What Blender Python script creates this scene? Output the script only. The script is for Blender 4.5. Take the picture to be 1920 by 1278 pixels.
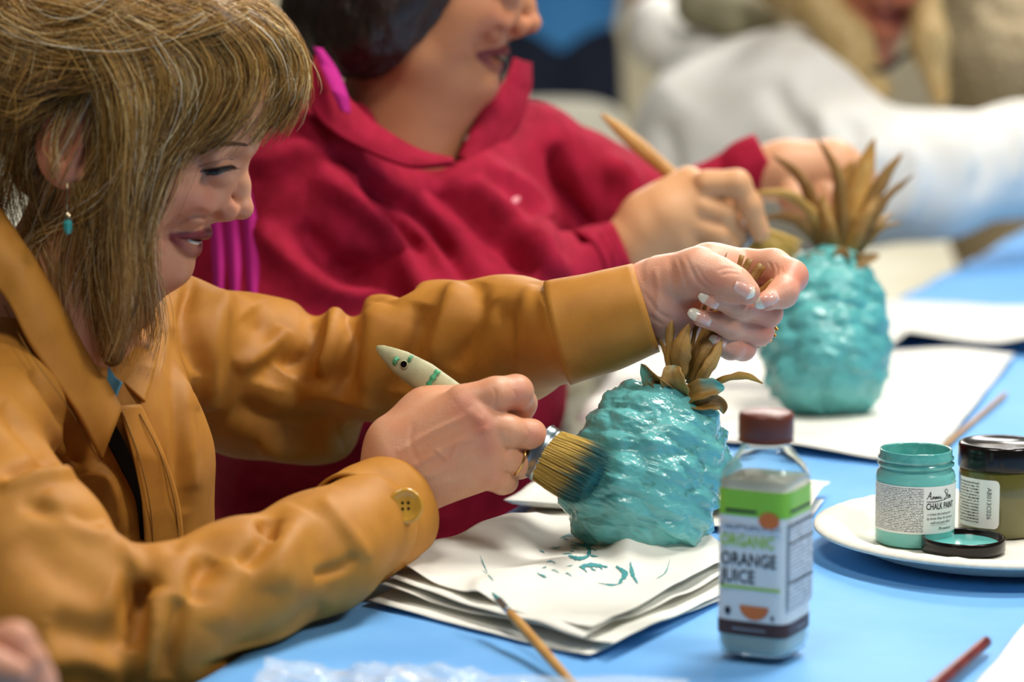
import bpy, bmesh, math, time
import numpy as np
from mathutils import Vector, Matrix
T0 = time.time()
for o in list(bpy.data.objects): bpy.data.objects.remove(o)
scene = bpy.context.scene
COL = scene.collection
# ------------------------------------------------------------------ camera
F = 5280.0                                  # focal length in pixels of the 1920 x 1278 frame
PITCH = math.radians(8.3)
CAM = np.array([0.0, 0.0, 1.225])
FWD = np.array([0.0, math.cos(PITCH), -math.sin(PITCH)])
RGT = np.array([1.0, 0.0, 0.0])
UPV = np.array([0.0, math.sin(PITCH), math.cos(PITCH)])
cd = bpy.data.cameras.new('camera'); cam = bpy.data.objects.new('camera', cd); COL.objects.link(cam)
cam.location = CAM; cam.rotation_euler = (math.pi/2 - PITCH, 0, 0)
cd.sensor_width = 36.0; cd.lens = F/1920*36.0; cd.clip_start = 0.05; cd.clip_end = 200
cd.dof.use_dof = True; cd.dof.focus_distance = 2.17; cd.dof.aperture_fstop = 3.7
scene.camera = cam
# ------------------------------------------------------------------ light
w = bpy.data.worlds.new('World'); scene.world = w; w.use_nodes = True
w.node_tree.nodes['Background'].inputs[0].default_value = (0.93, 0.97, 1.0, 1)
w.node_tree.nodes['Background'].inputs[1].default_value = 0.09
def area(name, loc, target, sx, sy, power, col):
    l = bpy.data.lights.new(name, 'AREA'); l.shape = 'RECTANGLE'; l.size = sx; l.size_y = sy; l.energy = power; l.color = col
    o = bpy.data.objects.new(name, l); COL.objects.link(o); o.location = loc
    d = Vector(target) - Vector(loc); o.rotation_euler = d.to_track_quat('-Z', 'Y').to_euler()
    return o
area('ceiling_lamp', (0.75, 2.55, 2.75), (0.45, 2.4, 0.7), 0.6, 0.35, 54, (1.0, 0.96, 0.89))
area('ceiling_lamp', (-0.35, 1.2, 2.75), (-0.1, 2.2, 0.7), 0.6, 0.35, 21, (1.0, 0.95, 0.87))
area('ceiling_lamp', (1.9, 1.1, 2.75), (0.4, 2.4, 0.8), 0.7, 0.4, 42, (1.0, 0.96, 0.9))
area('ceiling_lamp', (1.1, 4.9, 2.75), (0.7, 4.4, 0.7), 1.2, 0.6, 66, (1.0, 0.97, 0.92))
area('ceiling_lamp', (0.0, 10.0, 3.2), (0.0, 10.0, 0.7), 3.0, 3.0, 620, (1.0, 0.97, 0.92))
vs = scene.view_settings
vs.view_transform = 'Standard'; vs.look = 'None'; vs.gamma = 1.0; vs.use_curve_mapping = False; vs.exposure = -0.35
# ------------------------------------------------------------------ pixel helpers
def P(px, py, z):
    return CAM + z*FWD + (px-960)/F*z*RGT - (py-639)/F*z*UPV
def ray(px, py):
    d = FWD + (px-960)/F*RGT - (py-639)/F*UPV
    return d                                # unnormalised: depth-parametrised
def proj(X):
    v = np.asarray(X) - CAM; z = v@FWD
    return np.stack([960 + F*(v@RGT)/z, 639 - F*(v@UPV)/z, z], -1)
TABLE = 0.74
def on(px, py, h=TABLE):
    d = ray(px, py); t = (h-CAM[2])/d[2]; return CAM + t*d
def unit(v): v = np.asarray(v, float); return v/np.linalg.norm(v)
rng = np.random.default_rng(7)
# ------------------------------------------------------------------ object helpers
def lin(c):
    if isinstance(c, str): c = tuple(int(c[i:i+2], 16)/255 for i in (0, 2, 4))
    return tuple(x/12.92 if x <= .04045 else ((x+.055)/1.055)**2.4 for x in c)
def tag(o, label, cat, group=None):
    o['label'] = label; o['category'] = cat
    if group: o['group'] = group
    return o
def empty(name, loc, label=None, cat=None, group=None):
    o = bpy.data.objects.new(name, None); COL.objects.link(o); o.location = tuple(loc); o.empty_display_size = .05
    if label: tag(o, label, cat, group)
    return o
def mesh(name, V, Fc, mat, parent=None, smooth=True, col=None, uv=None, thick=None, offset=-1, label=None, subsurf=0):
    """one mesh object from world-space vertices"""
    V = np.asarray(V, float)
    me = bpy.data.meshes.new(name)
    if isinstance(Fc, np.ndarray): Fc = Fc.tolist()
    me.from_pydata(V.tolist(), [], Fc); me.update()
    if smooth: me.polygons.foreach_set('use_smooth', np.ones(len(me.polygons), bool))
    if col is not None:
        a = me.color_attributes.new('Col', 'FLOAT_COLOR', 'POINT')
        c = np.ones((len(V), 4)); c[:, :3] = col; a.data.foreach_set('color', c.ravel())
    if uv is not None:
        ul = me.uv_layers.new(name='UVMap'); li = np.empty(len(me.loops), int); me.loops.foreach_get('vertex_index', li)
        ul.data.foreach_set('uv', np.asarray(uv)[li].ravel())
    if mat is not None: me.materials.append(mat)
    o = bpy.data.objects.new(name, me); COL.objects.link(o)
    if parent is not None:
        o.parent = parent
        if parent.type == 'EMPTY': o.matrix_parent_inverse = Matrix.Translation(parent.location).inverted()
    if thick:
        m = o.modifiers.new('thickness', 'SOLIDIFY'); m.thickness = thick; m.offset = offset
    if subsurf:
        m = o.modifiers.new('sub', 'SUBSURF'); m.levels = subsurf; m.render_levels = subsurf
    if label: o['label'] = label
    return o
def gridfaces(n, m, wrap=False, base=0):
    """faces of an n x m grid of vertices (index i*m+j); wrap joins j=m-1 to 0"""
    i = np.arange(n-1)[:, None]; j = np.arange(m if wrap else m-1)[None, :]
    j2 = (j+1) % m
    f = np.stack([i*m+j, i*m+j2, (i+1)*m+j2, (i+1)*m+j], -1).reshape(-1, 4)
    return f + base
class MB:
    """collects pieces of ONE part"""
    def __init__(s): s.V = []; s.F = []; s.n = 0; s.C = []
    def add(s, V, Fc, c=None):
        V = np.asarray(V, float); s.V.append(V); s.F += [[int(i)+s.n for i in f] for f in Fc]; s.n += len(V)
        if c is not None: s.C.append(np.broadcast_to(np.asarray(c, float), (len(V), 3)))
        return s
    def build(s, name, mat, parent=None, **k):
        return mesh(name, np.concatenate(s.V), s.F, mat, parent, col=np.concatenate(s.C) if s.C else None, **k)
def frames(C):
    """parallel-transport frames along a polyline"""
    C = np.asarray(C, float); T = np.gradient(C, axis=0); T /= np.linalg.norm(T, axis=1)[:, None]+1e-12
    N = np.zeros_like(C); a = np.array([0, 0, 1.]) if abs(T[0, 2]) < .9 else np.array([1., 0, 0])
    n = a - T[0]*(a@T[0]); N[0] = n/np.linalg.norm(n)
    for i in range(1, len(C)):
        n = N[i-1] - T[i]*(N[i-1]@T[i]); N[i] = n/(np.linalg.norm(n)+1e-12)
    return T, N, np.cross(T, N)
def spline(pts, n):
    """Catmull-Rom through pts (any dimension)"""
    p = np.asarray(pts, float); m = len(p)
    if m == 2: t = np.linspace(0, 1, n)[:, None]; return p[0]*(1-t)+p[1]*t
    q = np.vstack([2*p[0]-p[1], p, 2*p[-1]-p[-2]])
    u = np.linspace(0, m-1-1e-9, n); i = u.astype(int); t = (u-i)[:, None]
    a, b, c, d = q[i], q[i+1], q[i+2], q[i+3]
    return .5*((2*b)+(-a+c)*t+(2*a-5*b+4*c-d)*t**2+(-a+3*b-3*c+d)*t**3)
def tube(C, r, seg=12, cap=True, squash=None):
    """tube along C with radius r (scalar or per point); squash = (axis unit vector, factor)"""
    C = np.asarray(C, float); n = len(C); r = np.broadcast_to(np.asarray(r, float), (n,))
    T, N, B = frames(C); a = np.linspace(0, 2*np.pi, seg, endpoint=False)
    off = (np.cos(a)[None, :, None]*N[:, None]+np.sin(a)[None, :, None]*B[:, None])*r[:, None, None]
    if squash is not None:
        ax, f = squash; off = off - (1-f)*(off@ax)[..., None]*ax
    V = (C[:, None]+off).reshape(-1, 3); Fc = gridfaces(n, seg, True).tolist()
    if cap: Fc += [list(range(seg))[::-1], [(n-1)*seg+i for i in range(seg)]]
    return V, Fc
def lathe(prof, seg=48, origin=(0, 0, 0), axis=(0, 0, 1), cap=False):
    """prof: list of (r, h) turned round axis"""
    prof = np.asarray(prof, float); ax = unit(axis)
    a0 = np.array([1., 0, 0]) if abs(ax[0]) < .9 else np.array([0, 1., 0]); e1 = unit(a0-ax*(a0@ax)); e2 = np.cross(ax, e1)
    a = np.linspace(0, 2*np.pi, seg, endpoint=False)
    ring = np.cos(a)[:, None]*e1+np.sin(a)[:, None]*e2
    V = (np.asarray(origin, float)+prof[:, 0, None, None]*ring[None]+prof[:, 1, None, None]*ax).reshape(-1, 3)
    Fc = gridfaces(len(prof), seg, True).tolist()
    if cap: Fc += [list(range(seg))[::-1], [(len(prof)-1)*seg+i for i in range(seg)]]
    return V, Fc
def box(c, s, R=None):
    v = np.array([[x, y, z] for x in (-.5, .5) for y in (-.5, .5) for z in (-.5, .5)])*np.asarray(s, float)
    if R is not None: v = v@np.asarray(R).T
    return v+np.asarray(c, float), [[0, 1, 3, 2], [4, 6, 7, 5], [0, 4, 5, 1], [2, 3, 7, 6], [0, 2, 6, 4], [1, 5, 7, 3]]
# ------------------------------------------------------------------ noise
def _h(i, j, k, s):
    n = (i*374761393+j*668265263+k*2147483647+s*974634777) & 0xffffffff
    n = ((n ^ (n >> 13))*1274126177) & 0xffffffff
    return ((n ^ (n >> 16)) & 0xffff)/65535.0
def noise(X, scale=1.0, seed=0):
    """value noise -1..1"""
    X = np.asarray(X, float)*scale; I = np.floor(X).astype(np.int64); f = X-I; f = f*f*(3-2*f); r = 0
    for a in (0, 1):
        for b in (0, 1):
            for c in (0, 1):
                r = r+_h(I[..., 0]+a, I[..., 1]+b, I[..., 2]+c, seed)*(f[..., 0] if a else 1-f[..., 0])*(f[..., 1] if b else 1-f[..., 1])*(f[..., 2] if c else 1-f[..., 2])
    return r*2-1
def fbm(X, scale, oct=3, seed=0):
    return sum(noise(X, scale*2**i, seed+i)*.5**i for i in range(oct))
def sstep(a, b, x): t = np.clip((x-a)/(b-a), 0, 1); return t*t*(3-2*t)
# ------------------------------------------------------------------ signed distance modelling
def smin(a, b, k):
    if k <= 0: return np.minimum(a, b)
    h = np.maximum(k-np.abs(a-b), 0)/k
    return np.minimum(a, b)-h*h*k*.25
class SDF:
    def __init__(s): s.ops = []
    def cone(s, a, b, ra, rb=None, k=.01, op='u', flat=None):
        rb = ra if rb is None else rb
        a = np.asarray(a, float); b = np.asarray(b, float); s.ops.append(('c', op, k, (a, b, ra, rb, flat), (a+b)/2, np.linalg.norm(b-a)/2+max(ra, rb))); return s
    def chain(s, pts, k=.01, op='u', flat=None):
        """pts: list of (point, radius)"""
        for (a, ra), (b, rb) in zip(pts[:-1], pts[1:]): s.cone(a, b, ra, rb, k, op, flat)
        return s
    def ell(s, c, r, R=None, k=.01, op='u'):
        c = np.asarray(c, float); s.ops.append(('e', op, k, (c, np.asarray(r, float), None if R is None else np.asarray(R, float)), c, float(np.max(r)))); return s
    def plane(s, p, n, k=.004, op='i'):
        s.ops.append(('p', op, k, (np.asarray(p, float), unit(n)), None, 0)); return s
    def group(s, g, k=.01, op='u'):
        s.ops.append(('g', op, k, g, None, 0)); return s
    def prim(s, t, q, X):
        if t == 'c':
            a, b, ra, rb, flat = q; ab = b-a; v = X-a
            h = np.clip(v@ab/(ab@ab+1e-12), 0, 1); v = v-h[:, None]*ab
            d2 = np.einsum('ij,ij->i', v, v)
            if flat is not None: d2 = d2+(flat[1]**2-1)*(v@flat[0])**2
            return np.sqrt(d2)-(ra+(rb-ra)*h)
        if t == 'e':
            c, r, R = q; v = X-c
            if R is not None: v = v@R
            k0 = np.linalg.norm(v/r, axis=1); k1 = np.linalg.norm(v/(r*r), axis=1)
            return np.where(k1 < 1e-9, -r.min(), k0*(k0-1)/(k1+1e-12))
        if t == 'p': return (X-q[0])@q[1]
        if t == 'g': return q(X)
    def __call__(s, X):
        d = np.full(len(X), 1e3)
        for t, op, k, q, c, R in s.ops:
            if c is not None and op != 'i' and len(X) > 5000:
                m = np.linalg.norm(X-c, axis=1)-R < (np.minimum(d, .06) if op == 'u' else .03)+k
                if not m.any(): continue
                if m.mean() < .7:
                    Y = X[m]; e = s.prim(t, q, Y); dm = d[m]
                    d[m] = smin(dm, e, k) if op == 'u' else -smin(-dm, e, k)
                    continue
            e = s.prim(t, q, X)
            if op == 'u': d = smin(d, e, k)
            elif op == 's': d = -smin(-d, e, k)
            else: d = -smin(-d, -e, k)
        return d
def remesh(sdf, lo, hi, h, crop=None):
    """naive surface nets on a narrow band; returns vertices, quads"""
    lo = np.asarray(lo, float); hi = np.asarray(hi, float); q = 4
    nc = np.ceil((hi-lo)/(h*q)).astype(int)+1
    g = np.stack(np.meshgrid(*[np.arange(n) for n in nc], indexing='ij'), -1).reshape(-1, 3)
    dc = sdf(lo+(g+.5)*h*q)
    g = g[np.abs(dc) < h*q*2.2]
    n = nc*q+1
    D = np.full(tuple(n), 1e3, np.float32)
    sub = np.stack(np.meshgrid(*[np.arange(q)]*3, indexing='ij'), -1).reshape(-1, 3)
    idx = (g[:, None]*q+sub[None]).reshape(-1, 3)
    val = sdf(lo+idx*h)
    D[idx[:, 0], idx[:, 1], idx[:, 2]] = val
    valid = D < 900
    S = D < 0
    cs = [(a, b, c) for a in (0, 1) for b in (0, 1) for c in (0, 1)]
    def sh(A, o): return A[o[0]:A.shape[0]-1+o[0], o[1]:A.shape[1]-1+o[1], o[2]:A.shape[2]-1+o[2]]
    cnt = sum(sh(S, o).astype(np.int8) for o in cs); ok = np.ones_like(cnt, bool)
    for o in cs: ok &= sh(valid, o)
    act = (cnt > 0) & (cnt < 8) & ok
    ci = np.argwhere(act); vid = np.full(act.shape, -1, np.int64); vid[act] = np.arange(len(ci))
    acc = np.zeros((len(ci), 3)); num = np.zeros(len(ci))
    dv = {o: D[ci[:, 0]+o[0], ci[:, 1]+o[1], ci[:, 2]+o[2]].astype(float) for o in cs}
    for o in cs:
        for ax in range(3):
            if o[ax]: continue
            p = list(o); p[ax] = 1; p = tuple(p); a, b = dv[o], dv[p]; m = (a < 0) != (b < 0)
            t = np.where(m, a/(a-b+1e-20), 0); pos = np.tile(np.array(o, float), (len(ci), 1)); pos[:, ax] = t
            acc[m] += pos[m]; num[m] += 1
    V = lo+(ci+acc/num[:, None])*h
    quads = []
    for ax in range(3):
        e = [0, 0, 0]; e[ax] = 1
        A = S[tuple(slice(0, s_-1) if i == ax else slice(0, s_) for i, s_ in enumerate(S.shape))]
        B = S[tuple(slice(1, s_) if i == ax else slice(0, s_) for i, s_ in enumerate(S.shape))]
        c = np.argwhere(A != B); u, v_ = [(1, 2), (2, 0), (0, 1)][ax]
        ok_ = (c[:, u] > 0) & (c[:, v_] > 0) & (c[:, u] < act.shape[u]) & (c[:, v_] < act.shape[v_]) & (c[:, ax] < act.shape[ax]); c = c[ok_]
        def g_(du, dv_):
            i = c.copy(); i[:, u] -= du; i[:, v_] -= dv_; return vid[i[:, 0], i[:, 1], i[:, 2]]
        Q = np.stack([g_(1, 1), g_(0, 1), g_(0, 0), g_(1, 0)], -1)
        flip = ~A[tuple(c.T)]
        Q[flip] = Q[flip][:, ::-1]; quads.append(Q[(Q >= 0).all(1)])
    Q = np.concatenate(quads)
    if crop is not None:
        keep = crop(V); Q = Q[keep[Q].all(1)]; used = np.unique(Q); mp = np.full(len(V), -1); mp[used] = np.arange(len(used)); V = V[used]; Q = mp[Q]
    return V, Q
def vnormals(V, Q):
    n = np.cross(V[Q[:, 2]]-V[Q[:, 0]], V[Q[:, 3]]-V[Q[:, 1]]); N = np.zeros_like(V)
    for i in range(4): np.add.at(N, Q[:, i], n)
    return N/(np.linalg.norm(N, axis=1)[:, None]+1e-15)
def relax(V, Q, it=2, f=.5):
    for _ in range(it):
        A = np.zeros_like(V); c = np.zeros(len(V))
        for i in range(4):
            for j in (1, 3):
                np.add.at(A, Q[:, i], V[Q[:, (i+j) % 4]]); np.add.at(c, Q[:, i], 1)
        V = V*(1-f)+f*A/np.maximum(c, 1)[:, None]
    return V
def cast(sdf, px, py, z0, z1, n=260):
    """depth where the pixel ray first enters the sdf (nan if never)"""
    px = np.atleast_1d(np.asarray(px, float)); py = np.atleast_1d(np.asarray(py, float))
    zs = np.linspace(z0, z1, n); out = np.full(len(px), np.nan)
    R = FWD[None]+(px[:, None]-960)/F*RGT-(py[:, None]-639)/F*UPV
    X = CAM+zs[None, :, None]*R[:, None]
    D = sdf(X.reshape(-1, 3)).reshape(len(px), n); hit = D < 0; anyh = hit.any(1); i = hit.argmax(1)
    for k in np.where(anyh)[0]:
        j = i[k]
        out[k] = zs[0] if j == 0 else zs[j-1]+(zs[j]-zs[j-1])*D[k, j-1]/(D[k, j-1]-D[k, j]+1e-12)
    return out
def fillnan(z, default):
    z = np.array(z, float); ok = ~np.isnan(z)
    if not ok.any(): return np.full_like(z, default)
    return np.interp(np.arange(len(z)), np.where(ok)[0], z[ok])
def polydist(p, L):
    """distance of 2-D points p to polyline L, and side sign and parameter"""
    L = np.asarray(L, float); best = np.full(len(p), 1e9); sg = np.zeros(len(p)); tt = np.zeros(len(p)); n = len(L)-1
    for i in range(n):
        a, b = L[i], L[i+1]; ab = b-a; v = p-a; h = np.clip(v@ab/(ab@ab+1e-9), 0, 1); r = v-h[:, None]*ab; d = np.hypot(r[:, 0], r[:, 1])
        m = d < best; best[m] = d[m]; sg[m] = np.sign(ab[0]*v[m, 1]-ab[1]*v[m, 0]); tt[m] = (i+h[m])/n
    return best, sg, tt
def fold(V, N, folds, face=(.05, .35)):
    """cloth folds as relief: folds = (pixel polyline, width px, height mm, skew 0..1); heights taper to both ends"""
    pr = proj(V); view = V-CAM; view /= np.linalg.norm(view, axis=1)[:, None]
    wt = sstep(face[0], face[1], -(view*N).sum(1)); H = np.zeros(len(V))
    for L, wd, amp, *sk in folds:
        L = spline(L, 24); L0 = L.min(0)-3*wd; L1 = L.max(0)+3*wd
        m = ((pr[:, :2] > L0) & (pr[:, :2] < L1)).all(1)
        if not m.any(): continue
        d, sg, t = polydist(pr[m, :2], L); s_ = sk[0] if sk else 0
        ww = wd*(1+s_*sg)
        end = np.sqrt(np.clip(np.minimum(t, 1-t)*5, 0, 1))
        H[m] += amp*.001*np.exp(-(d/ww)**2)*end
    return V+N*(H*wt)[:, None]
# ------------------------------------------------------------------ materials
def mat(name, col, rough=.5, spec=.5, metal=0, col2=None, nscale=30, bump=0, bscale=200, attr=False, sss=0, sheen=0, coat=0, trans=0, ior=1.45, stretch=None, ntype='noise', detail=4, contrast=(.35, .65), alpha=1):
    m = bpy.data.materials.new(name); m.use_nodes = True; nt = m.node_tree; N = nt.nodes; L = nt.links
    b = N['Principled BSDF']; c = (*lin(col), 1)
    b.inputs['Base Color'].default_value = c; b.inputs['Roughness'].default_value = rough
    b.inputs['Specular IOR Level'].default_value = spec; b.inputs['Metallic'].default_value = metal; b.inputs['IOR'].default_value = ior
    b.inputs['Coat Weight'].default_value = coat; b.inputs['Coat Roughness'].default_value = .08
    b.inputs['Transmission Weight'].default_value = trans; b.inputs['Alpha'].default_value = alpha
    if sheen: b.inputs['Sheen Weight'].default_value = sheen; b.inputs['Sheen Roughness'].default_value = .4; b.inputs['Sheen Tint'].default_value = c
    if sss:
        b.inputs['Subsurface Weight'].default_value = sss; b.inputs['Subsurface Radius'].default_value = (1, .35, .2); b.inputs['Subsurface Scale'].default_value = .006
    tc = N.new('ShaderNodeTexCoord'); vec = tc.outputs['Object']
    if stretch:
        mp = N.new('ShaderNodeMapping'); mp.inputs['Scale'].default_value = stretch; L.new(vec, mp.inputs[0]); vec = mp.outputs[0]
    src = None
    if attr:
        a = N.new('ShaderNodeAttribute'); a.attribute_name = 'Col'; src = a.outputs['Color']
    if col2 is not None:
        n = N.new('ShaderNodeTexNoise'); n.inputs['Scale'].default_value = nscale; n.inputs['Detail'].default_value = detail; L.new(vec, n.inputs['Vector'])
        r = N.new('ShaderNodeMapRange'); r.inputs[1].default_value = contrast[0]; r.inputs[2].default_value = contrast[1]; L.new(n.outputs[0], r.inputs[0])
        mx = N.new('ShaderNodeMix'); mx.data_type = 'RGBA'; L.new(r.outputs[0], mx.inputs[0]); mx.inputs[6].default_value = c; mx.inputs[7].default_value = (*lin(col2), 1)
        if src is not None:
            mm = N.new('ShaderNodeMix'); mm.data_type = 'RGBA'; mm.blend_type = 'MULTIPLY'; mm.inputs[0].default_value = 1
            L.new(src, mm.inputs[6]); L.new(mx.outputs[2], mm.inputs[7]); src = mm.outputs[2]
        else: src = mx.outputs[2]
    if src is not None: L.new(src, b.inputs['Base Color'])
    if bump:
        n2 = N.new('ShaderNodeTexNoise'); n2.inputs['Scale'].default_value = bscale; n2.inputs['Detail'].default_value = 3; L.new(vec, n2.inputs['Vector'])
        bp = N.new('ShaderNodeBump'); bp.inputs['Strength'].default_value = 1.0; bp.inputs['Distance'].default_value = bump; L.new(n2.outputs[0], bp.inputs['Height']); L.new(bp.outputs[0], b.inputs['Normal'])
    return m
W1 = (1, 1, 1)
M = {}
M['skin'] = mat('skin', 'd9a07c', .42, .5, attr=True, col2='fff0ea', nscale=60, bump=.00025, bscale=900, sss=.05)
M['skin']. node_tree.nodes['Mix'].inputs[6].default_value = (1, 1, 1, 1)
M['skin_soft'] = mat('skin_soft', 'd29a72', .5, .4, attr=True, sss=.1)
M['nail'] = mat('nail', 'e8b8a0', .12, .6, attr=True, coat=.6)
M['cotton'] = mat('mustard_cotton', 'b97e30', .56, .3, col2='ad732a', nscale=40, bump=.00012, bscale=1500, sheen=.05)
M['stitch'] = mat('stitching', '8f6424', .7)
M['button'] = mat('button_horn', 'cf9a38', .22, .6, col2='b98528', nscale=90, coat=.4)
M['dark'] = mat('hole_shade', '0c0603', .9, .1)  # near-black colour painting the shade inside holes and the jacket gap
M['blue_shirt'] = mat('blue_shirt', '5596b4', .7)
M['fleece'] = mat('crimson_fleece', 'a01836', .85, .2, col2='8e122b', nscale=60, bump=.0008, bscale=500, sheen=.25)
M['fleece_in'] = mat('magenta_lining', 'b4267e', .85, .2, sheen=.3)
M['white_knit'] = mat('white_sweater', 'f3f1ea', .8, .3, col2='e9e6dc', nscale=20, bump=.001, bscale=300, sheen=.2)
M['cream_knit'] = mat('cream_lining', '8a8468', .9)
M['beige_knit'] = mat('beige_knit', 'c9b896', .9, .2, col2='8f7a58', nscale=110, bump=.002, bscale=160)
M['hair'] = mat('blonde_hair', 'a87c40', .38, .5, attr=True)
M['haircap'] = mat('blonde_hair_mass', '765226', .55, .3, col2='452e12', nscale=120, stretch=(1, 6, .6), bump=.001, bscale=260)
M['darkhair'] = mat('dark_brown_hair', '2a1a12', .4, .5, col2='150c08', nscale=60, stretch=(1, 3, .5), bump=.002, bscale=120)
M['blondemass'] = mat('pale_blonde_hair', 'c7ac78', .5, .4, col2='a5854e', nscale=40, stretch=(3, 3, .5), bump=.002, bscale=100)
M['lash'] = mat('lash', '241710', .5)
M['eye'] = mat('eye_dark', '3a2e28', .1, .6, attr=True, coat=.5)
M['teeth'] = mat('teeth', 'd8cfc0', .25, .5)
M['gold'] = mat('gold', 'd9b068', .22, .5, metal=1)
M['silver'] = mat('antique_silver', 'b8a888', .3, .5, metal=1)
M['teal_bead'] = mat('teal_bead', '3f9a94', .12, .6, coat=.6)
M['cloth'] = mat('blue_tablecloth', '76b3ec', .62, .3, col2='6aa9e6', nscale=9, bump=.0003, bscale=60)
M['paper'] = mat('white_paper', 'ecebe2', .75, .25, col2='e4e4da', nscale=14, bump=.0004, bscale=30)
M['plate'] = mat('paper_plate', 'ebe7d9', .6, .35, col2='e3dfd0', nscale=200, bump=.0002, bscale=700)
M['chair'] = mat('cream_plastic', 'dcd8c6', .45, .4)
M['metal'] = mat('grey_metal', '8c8c8c', .35, .5, metal=.8)
M['floor'] = mat('floor_concrete', 'a9a698', .55, .4, col2='98937f', nscale=1.5)
M['wall'] = mat('wall_paint', 'b3aa90', .8, .3, col2='a79e86', nscale=2)
M['wood'] = mat('pale_wood', 'd2a25e', .45, .4, col2='b98646', nscale=30, stretch=(1, 1, 1))
M['redwood'] = mat('red_lacquer_wood', '7a2c26', .3, .5, col2='5f1f1c', nscale=60)
M['bristle'] = mat('bristle', 'c2a052', .5, .4, attr=True)
M['handle_p'] = mat('painted_handle', 'b9b48c', .5, .4, col2='a4a27c', nscale=80, bump=.0002, bscale=300)
M['ferrule'] = mat('tin_ferrule', 'b9c0c4', .25, .5, metal=.95, col2='8fa6b0', nscale=60)
M['paint_green'] = mat('green_paint_smear', '4fa878', .5)
M['leaf'] = mat('dried_leaf', 'a27f45', .5, .4, attr=True, col2='e6dcc8', nscale=70, bump=.0006, bscale=220)
M['leaf'].node_tree.nodes['Mix'].inputs[6].default_value = (.8, .8, .8, 1)
M['teal'] = mat('turquoise_gloss_paint', '62b9b2', .2, .5, attr=True, bump=.0011, bscale=130, coat=.35, stretch=(1, 1, 2.2))
M['teal2'] = mat('turquoise_satin_paint', '62b9b2', .38, .5, attr=True, bump=.0008, bscale=120, coat=.2)
M['paint_teal'] = mat('wet_turquoise_paint', '5fb3ad', .18, .5)
M['jar_teal'] = mat('turquoise_filled_jar', '6fbdb6', .2, .5, coat=.6)
M['jar_rim'] = mat('turquoise_smeared_plastic', '62b0aa', .15, .5, coat=.8, col2='4fa09a', nscale=120)
M['jar_olive'] = mat('olive_filled_jar', '5f5a26', .22, .5, coat=.6)
M['black_lid'] = mat('black_plastic', '120d0a', .2, .35, coat=.12)
M['lab_white'] = mat('label_white', 'e6e9e6', .4, .4)
M['ink'] = mat('ink_black', '26262a', .5)
M['ink_grey'] = mat('ink_grey', '8d9096', .5)
M['lab_green'] = mat('label_green', '8ecb3c', .4)
M['lab_lime'] = mat('ink_lime', 'a8d04c', .4)
M['lab_brown'] = mat('label_brown', '4a2c24', .4)
M['lab_orange'] = mat('ink_orange', 'dc7430', .4)
M['cap_brown'] = mat('brown_cap', '6f3a2a', .35, .5)
M['clear'] = mat('clear_plastic', 'f6faf8', .04, .5, trans=1, ior=1.3)
M['water'] = mat('cloudy_water', 'f0f2e4', .05, .5, trans=.12, ior=1.2)
M['film'] = mat('plastic_film', 'f4f8fc', .08, .6, ior=1.3, coat=.3, alpha=.22)
M['teal_stain'] = mat('turquoise_stain', '3f9296', .6)
M['stripe'] = None
def text_lines(name, bg, ink, rows, colsc):
    """flat small print: rows of broken dark strokes, in UV space"""
    m = mat(name, bg, .4, .4); nt = m.node_tree; N = nt.nodes; L = nt.links; b = N['Principled BSDF']
    uv = N.new('ShaderNodeUVMap'); sp = N.new('ShaderNodeSeparateXYZ'); L.new(uv.outputs[0], sp.inputs[0])
    def ma(op, a, b_=None):
        n = N.new('ShaderNodeMath'); n.operation = op
        for i, x in enumerate((a, b_)):
            if x is None: continue
            if isinstance(x, (int, float)): n.inputs[i].default_value = x
            else: L.new(x, n.inputs[i])
        return n.outputs[0]
    v = ma('MULTIPLY', sp.outputs[1], rows); fr = ma('FRACT', v); row = ma('FLOOR', v)
    line = ma('MULTIPLY', ma('GREATER_THAN', fr, .25), ma('LESS_THAN', fr, .8))
    cx = N.new('ShaderNodeCombineXYZ'); L.new(ma('MULTIPLY', sp.outputs[0], colsc), cx.inputs[0]); L.new(ma('MULTIPLY', row, 7.31), cx.inputs[1])
    L.new(ma('MULTIPLY', ma('FLOOR', ma('MULTIPLY', fr, 4)), 3.7), cx.inputs[2])
    no = N.new('ShaderNodeTexNoise'); no.inputs['Scale'].default_value = 1; no.inputs['Detail'].default_value = 2; L.new(cx.outputs[0], no.inputs['Vector'])
    k = ma('MULTIPLY', line, ma('GREATER_THAN', no.outputs[0], .46))
    mx = N.new('ShaderNodeMix'); mx.data_type = 'RGBA'; L.new(k, mx.inputs[0]); mx.inputs[6].default_value = (*lin(bg), 1); mx.inputs[7].default_value = (*lin(ink), 1)
    L.new(mx.outputs[2], b.inputs['Base Color']); return m
M['print_jar'] = text_lines('small_print', 'e6e9e6', '2a2a2e', 26, 90)
M['print_side'] = text_lines('nutrition_print', 'dfe6ea', '7b828a', 22, 26)
M['print_small'] = text_lines('small_print_two', 'dfe2dc', '3a3a3a', 14, 30)
# ------------------------------------------------------------------ the setting
def struct(o): o['kind'] = 'structure'; return o
V, Fc = box((0, 9, -.05), (24, 26, .1)); struct(mesh('floor', V, Fc, M['floor'], smooth=False))
V, Fc = box((0, 15.05, 1.75), (24, .1, 3.5)); struct(mesh('wall_back', V, Fc, M['wall'], smooth=False))
V, Fc = box((-12.05, 9, 1.75), (.1, 26, 3.5)); struct(mesh('wall_left', V, Fc, M['wall'], smooth=False))
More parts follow.
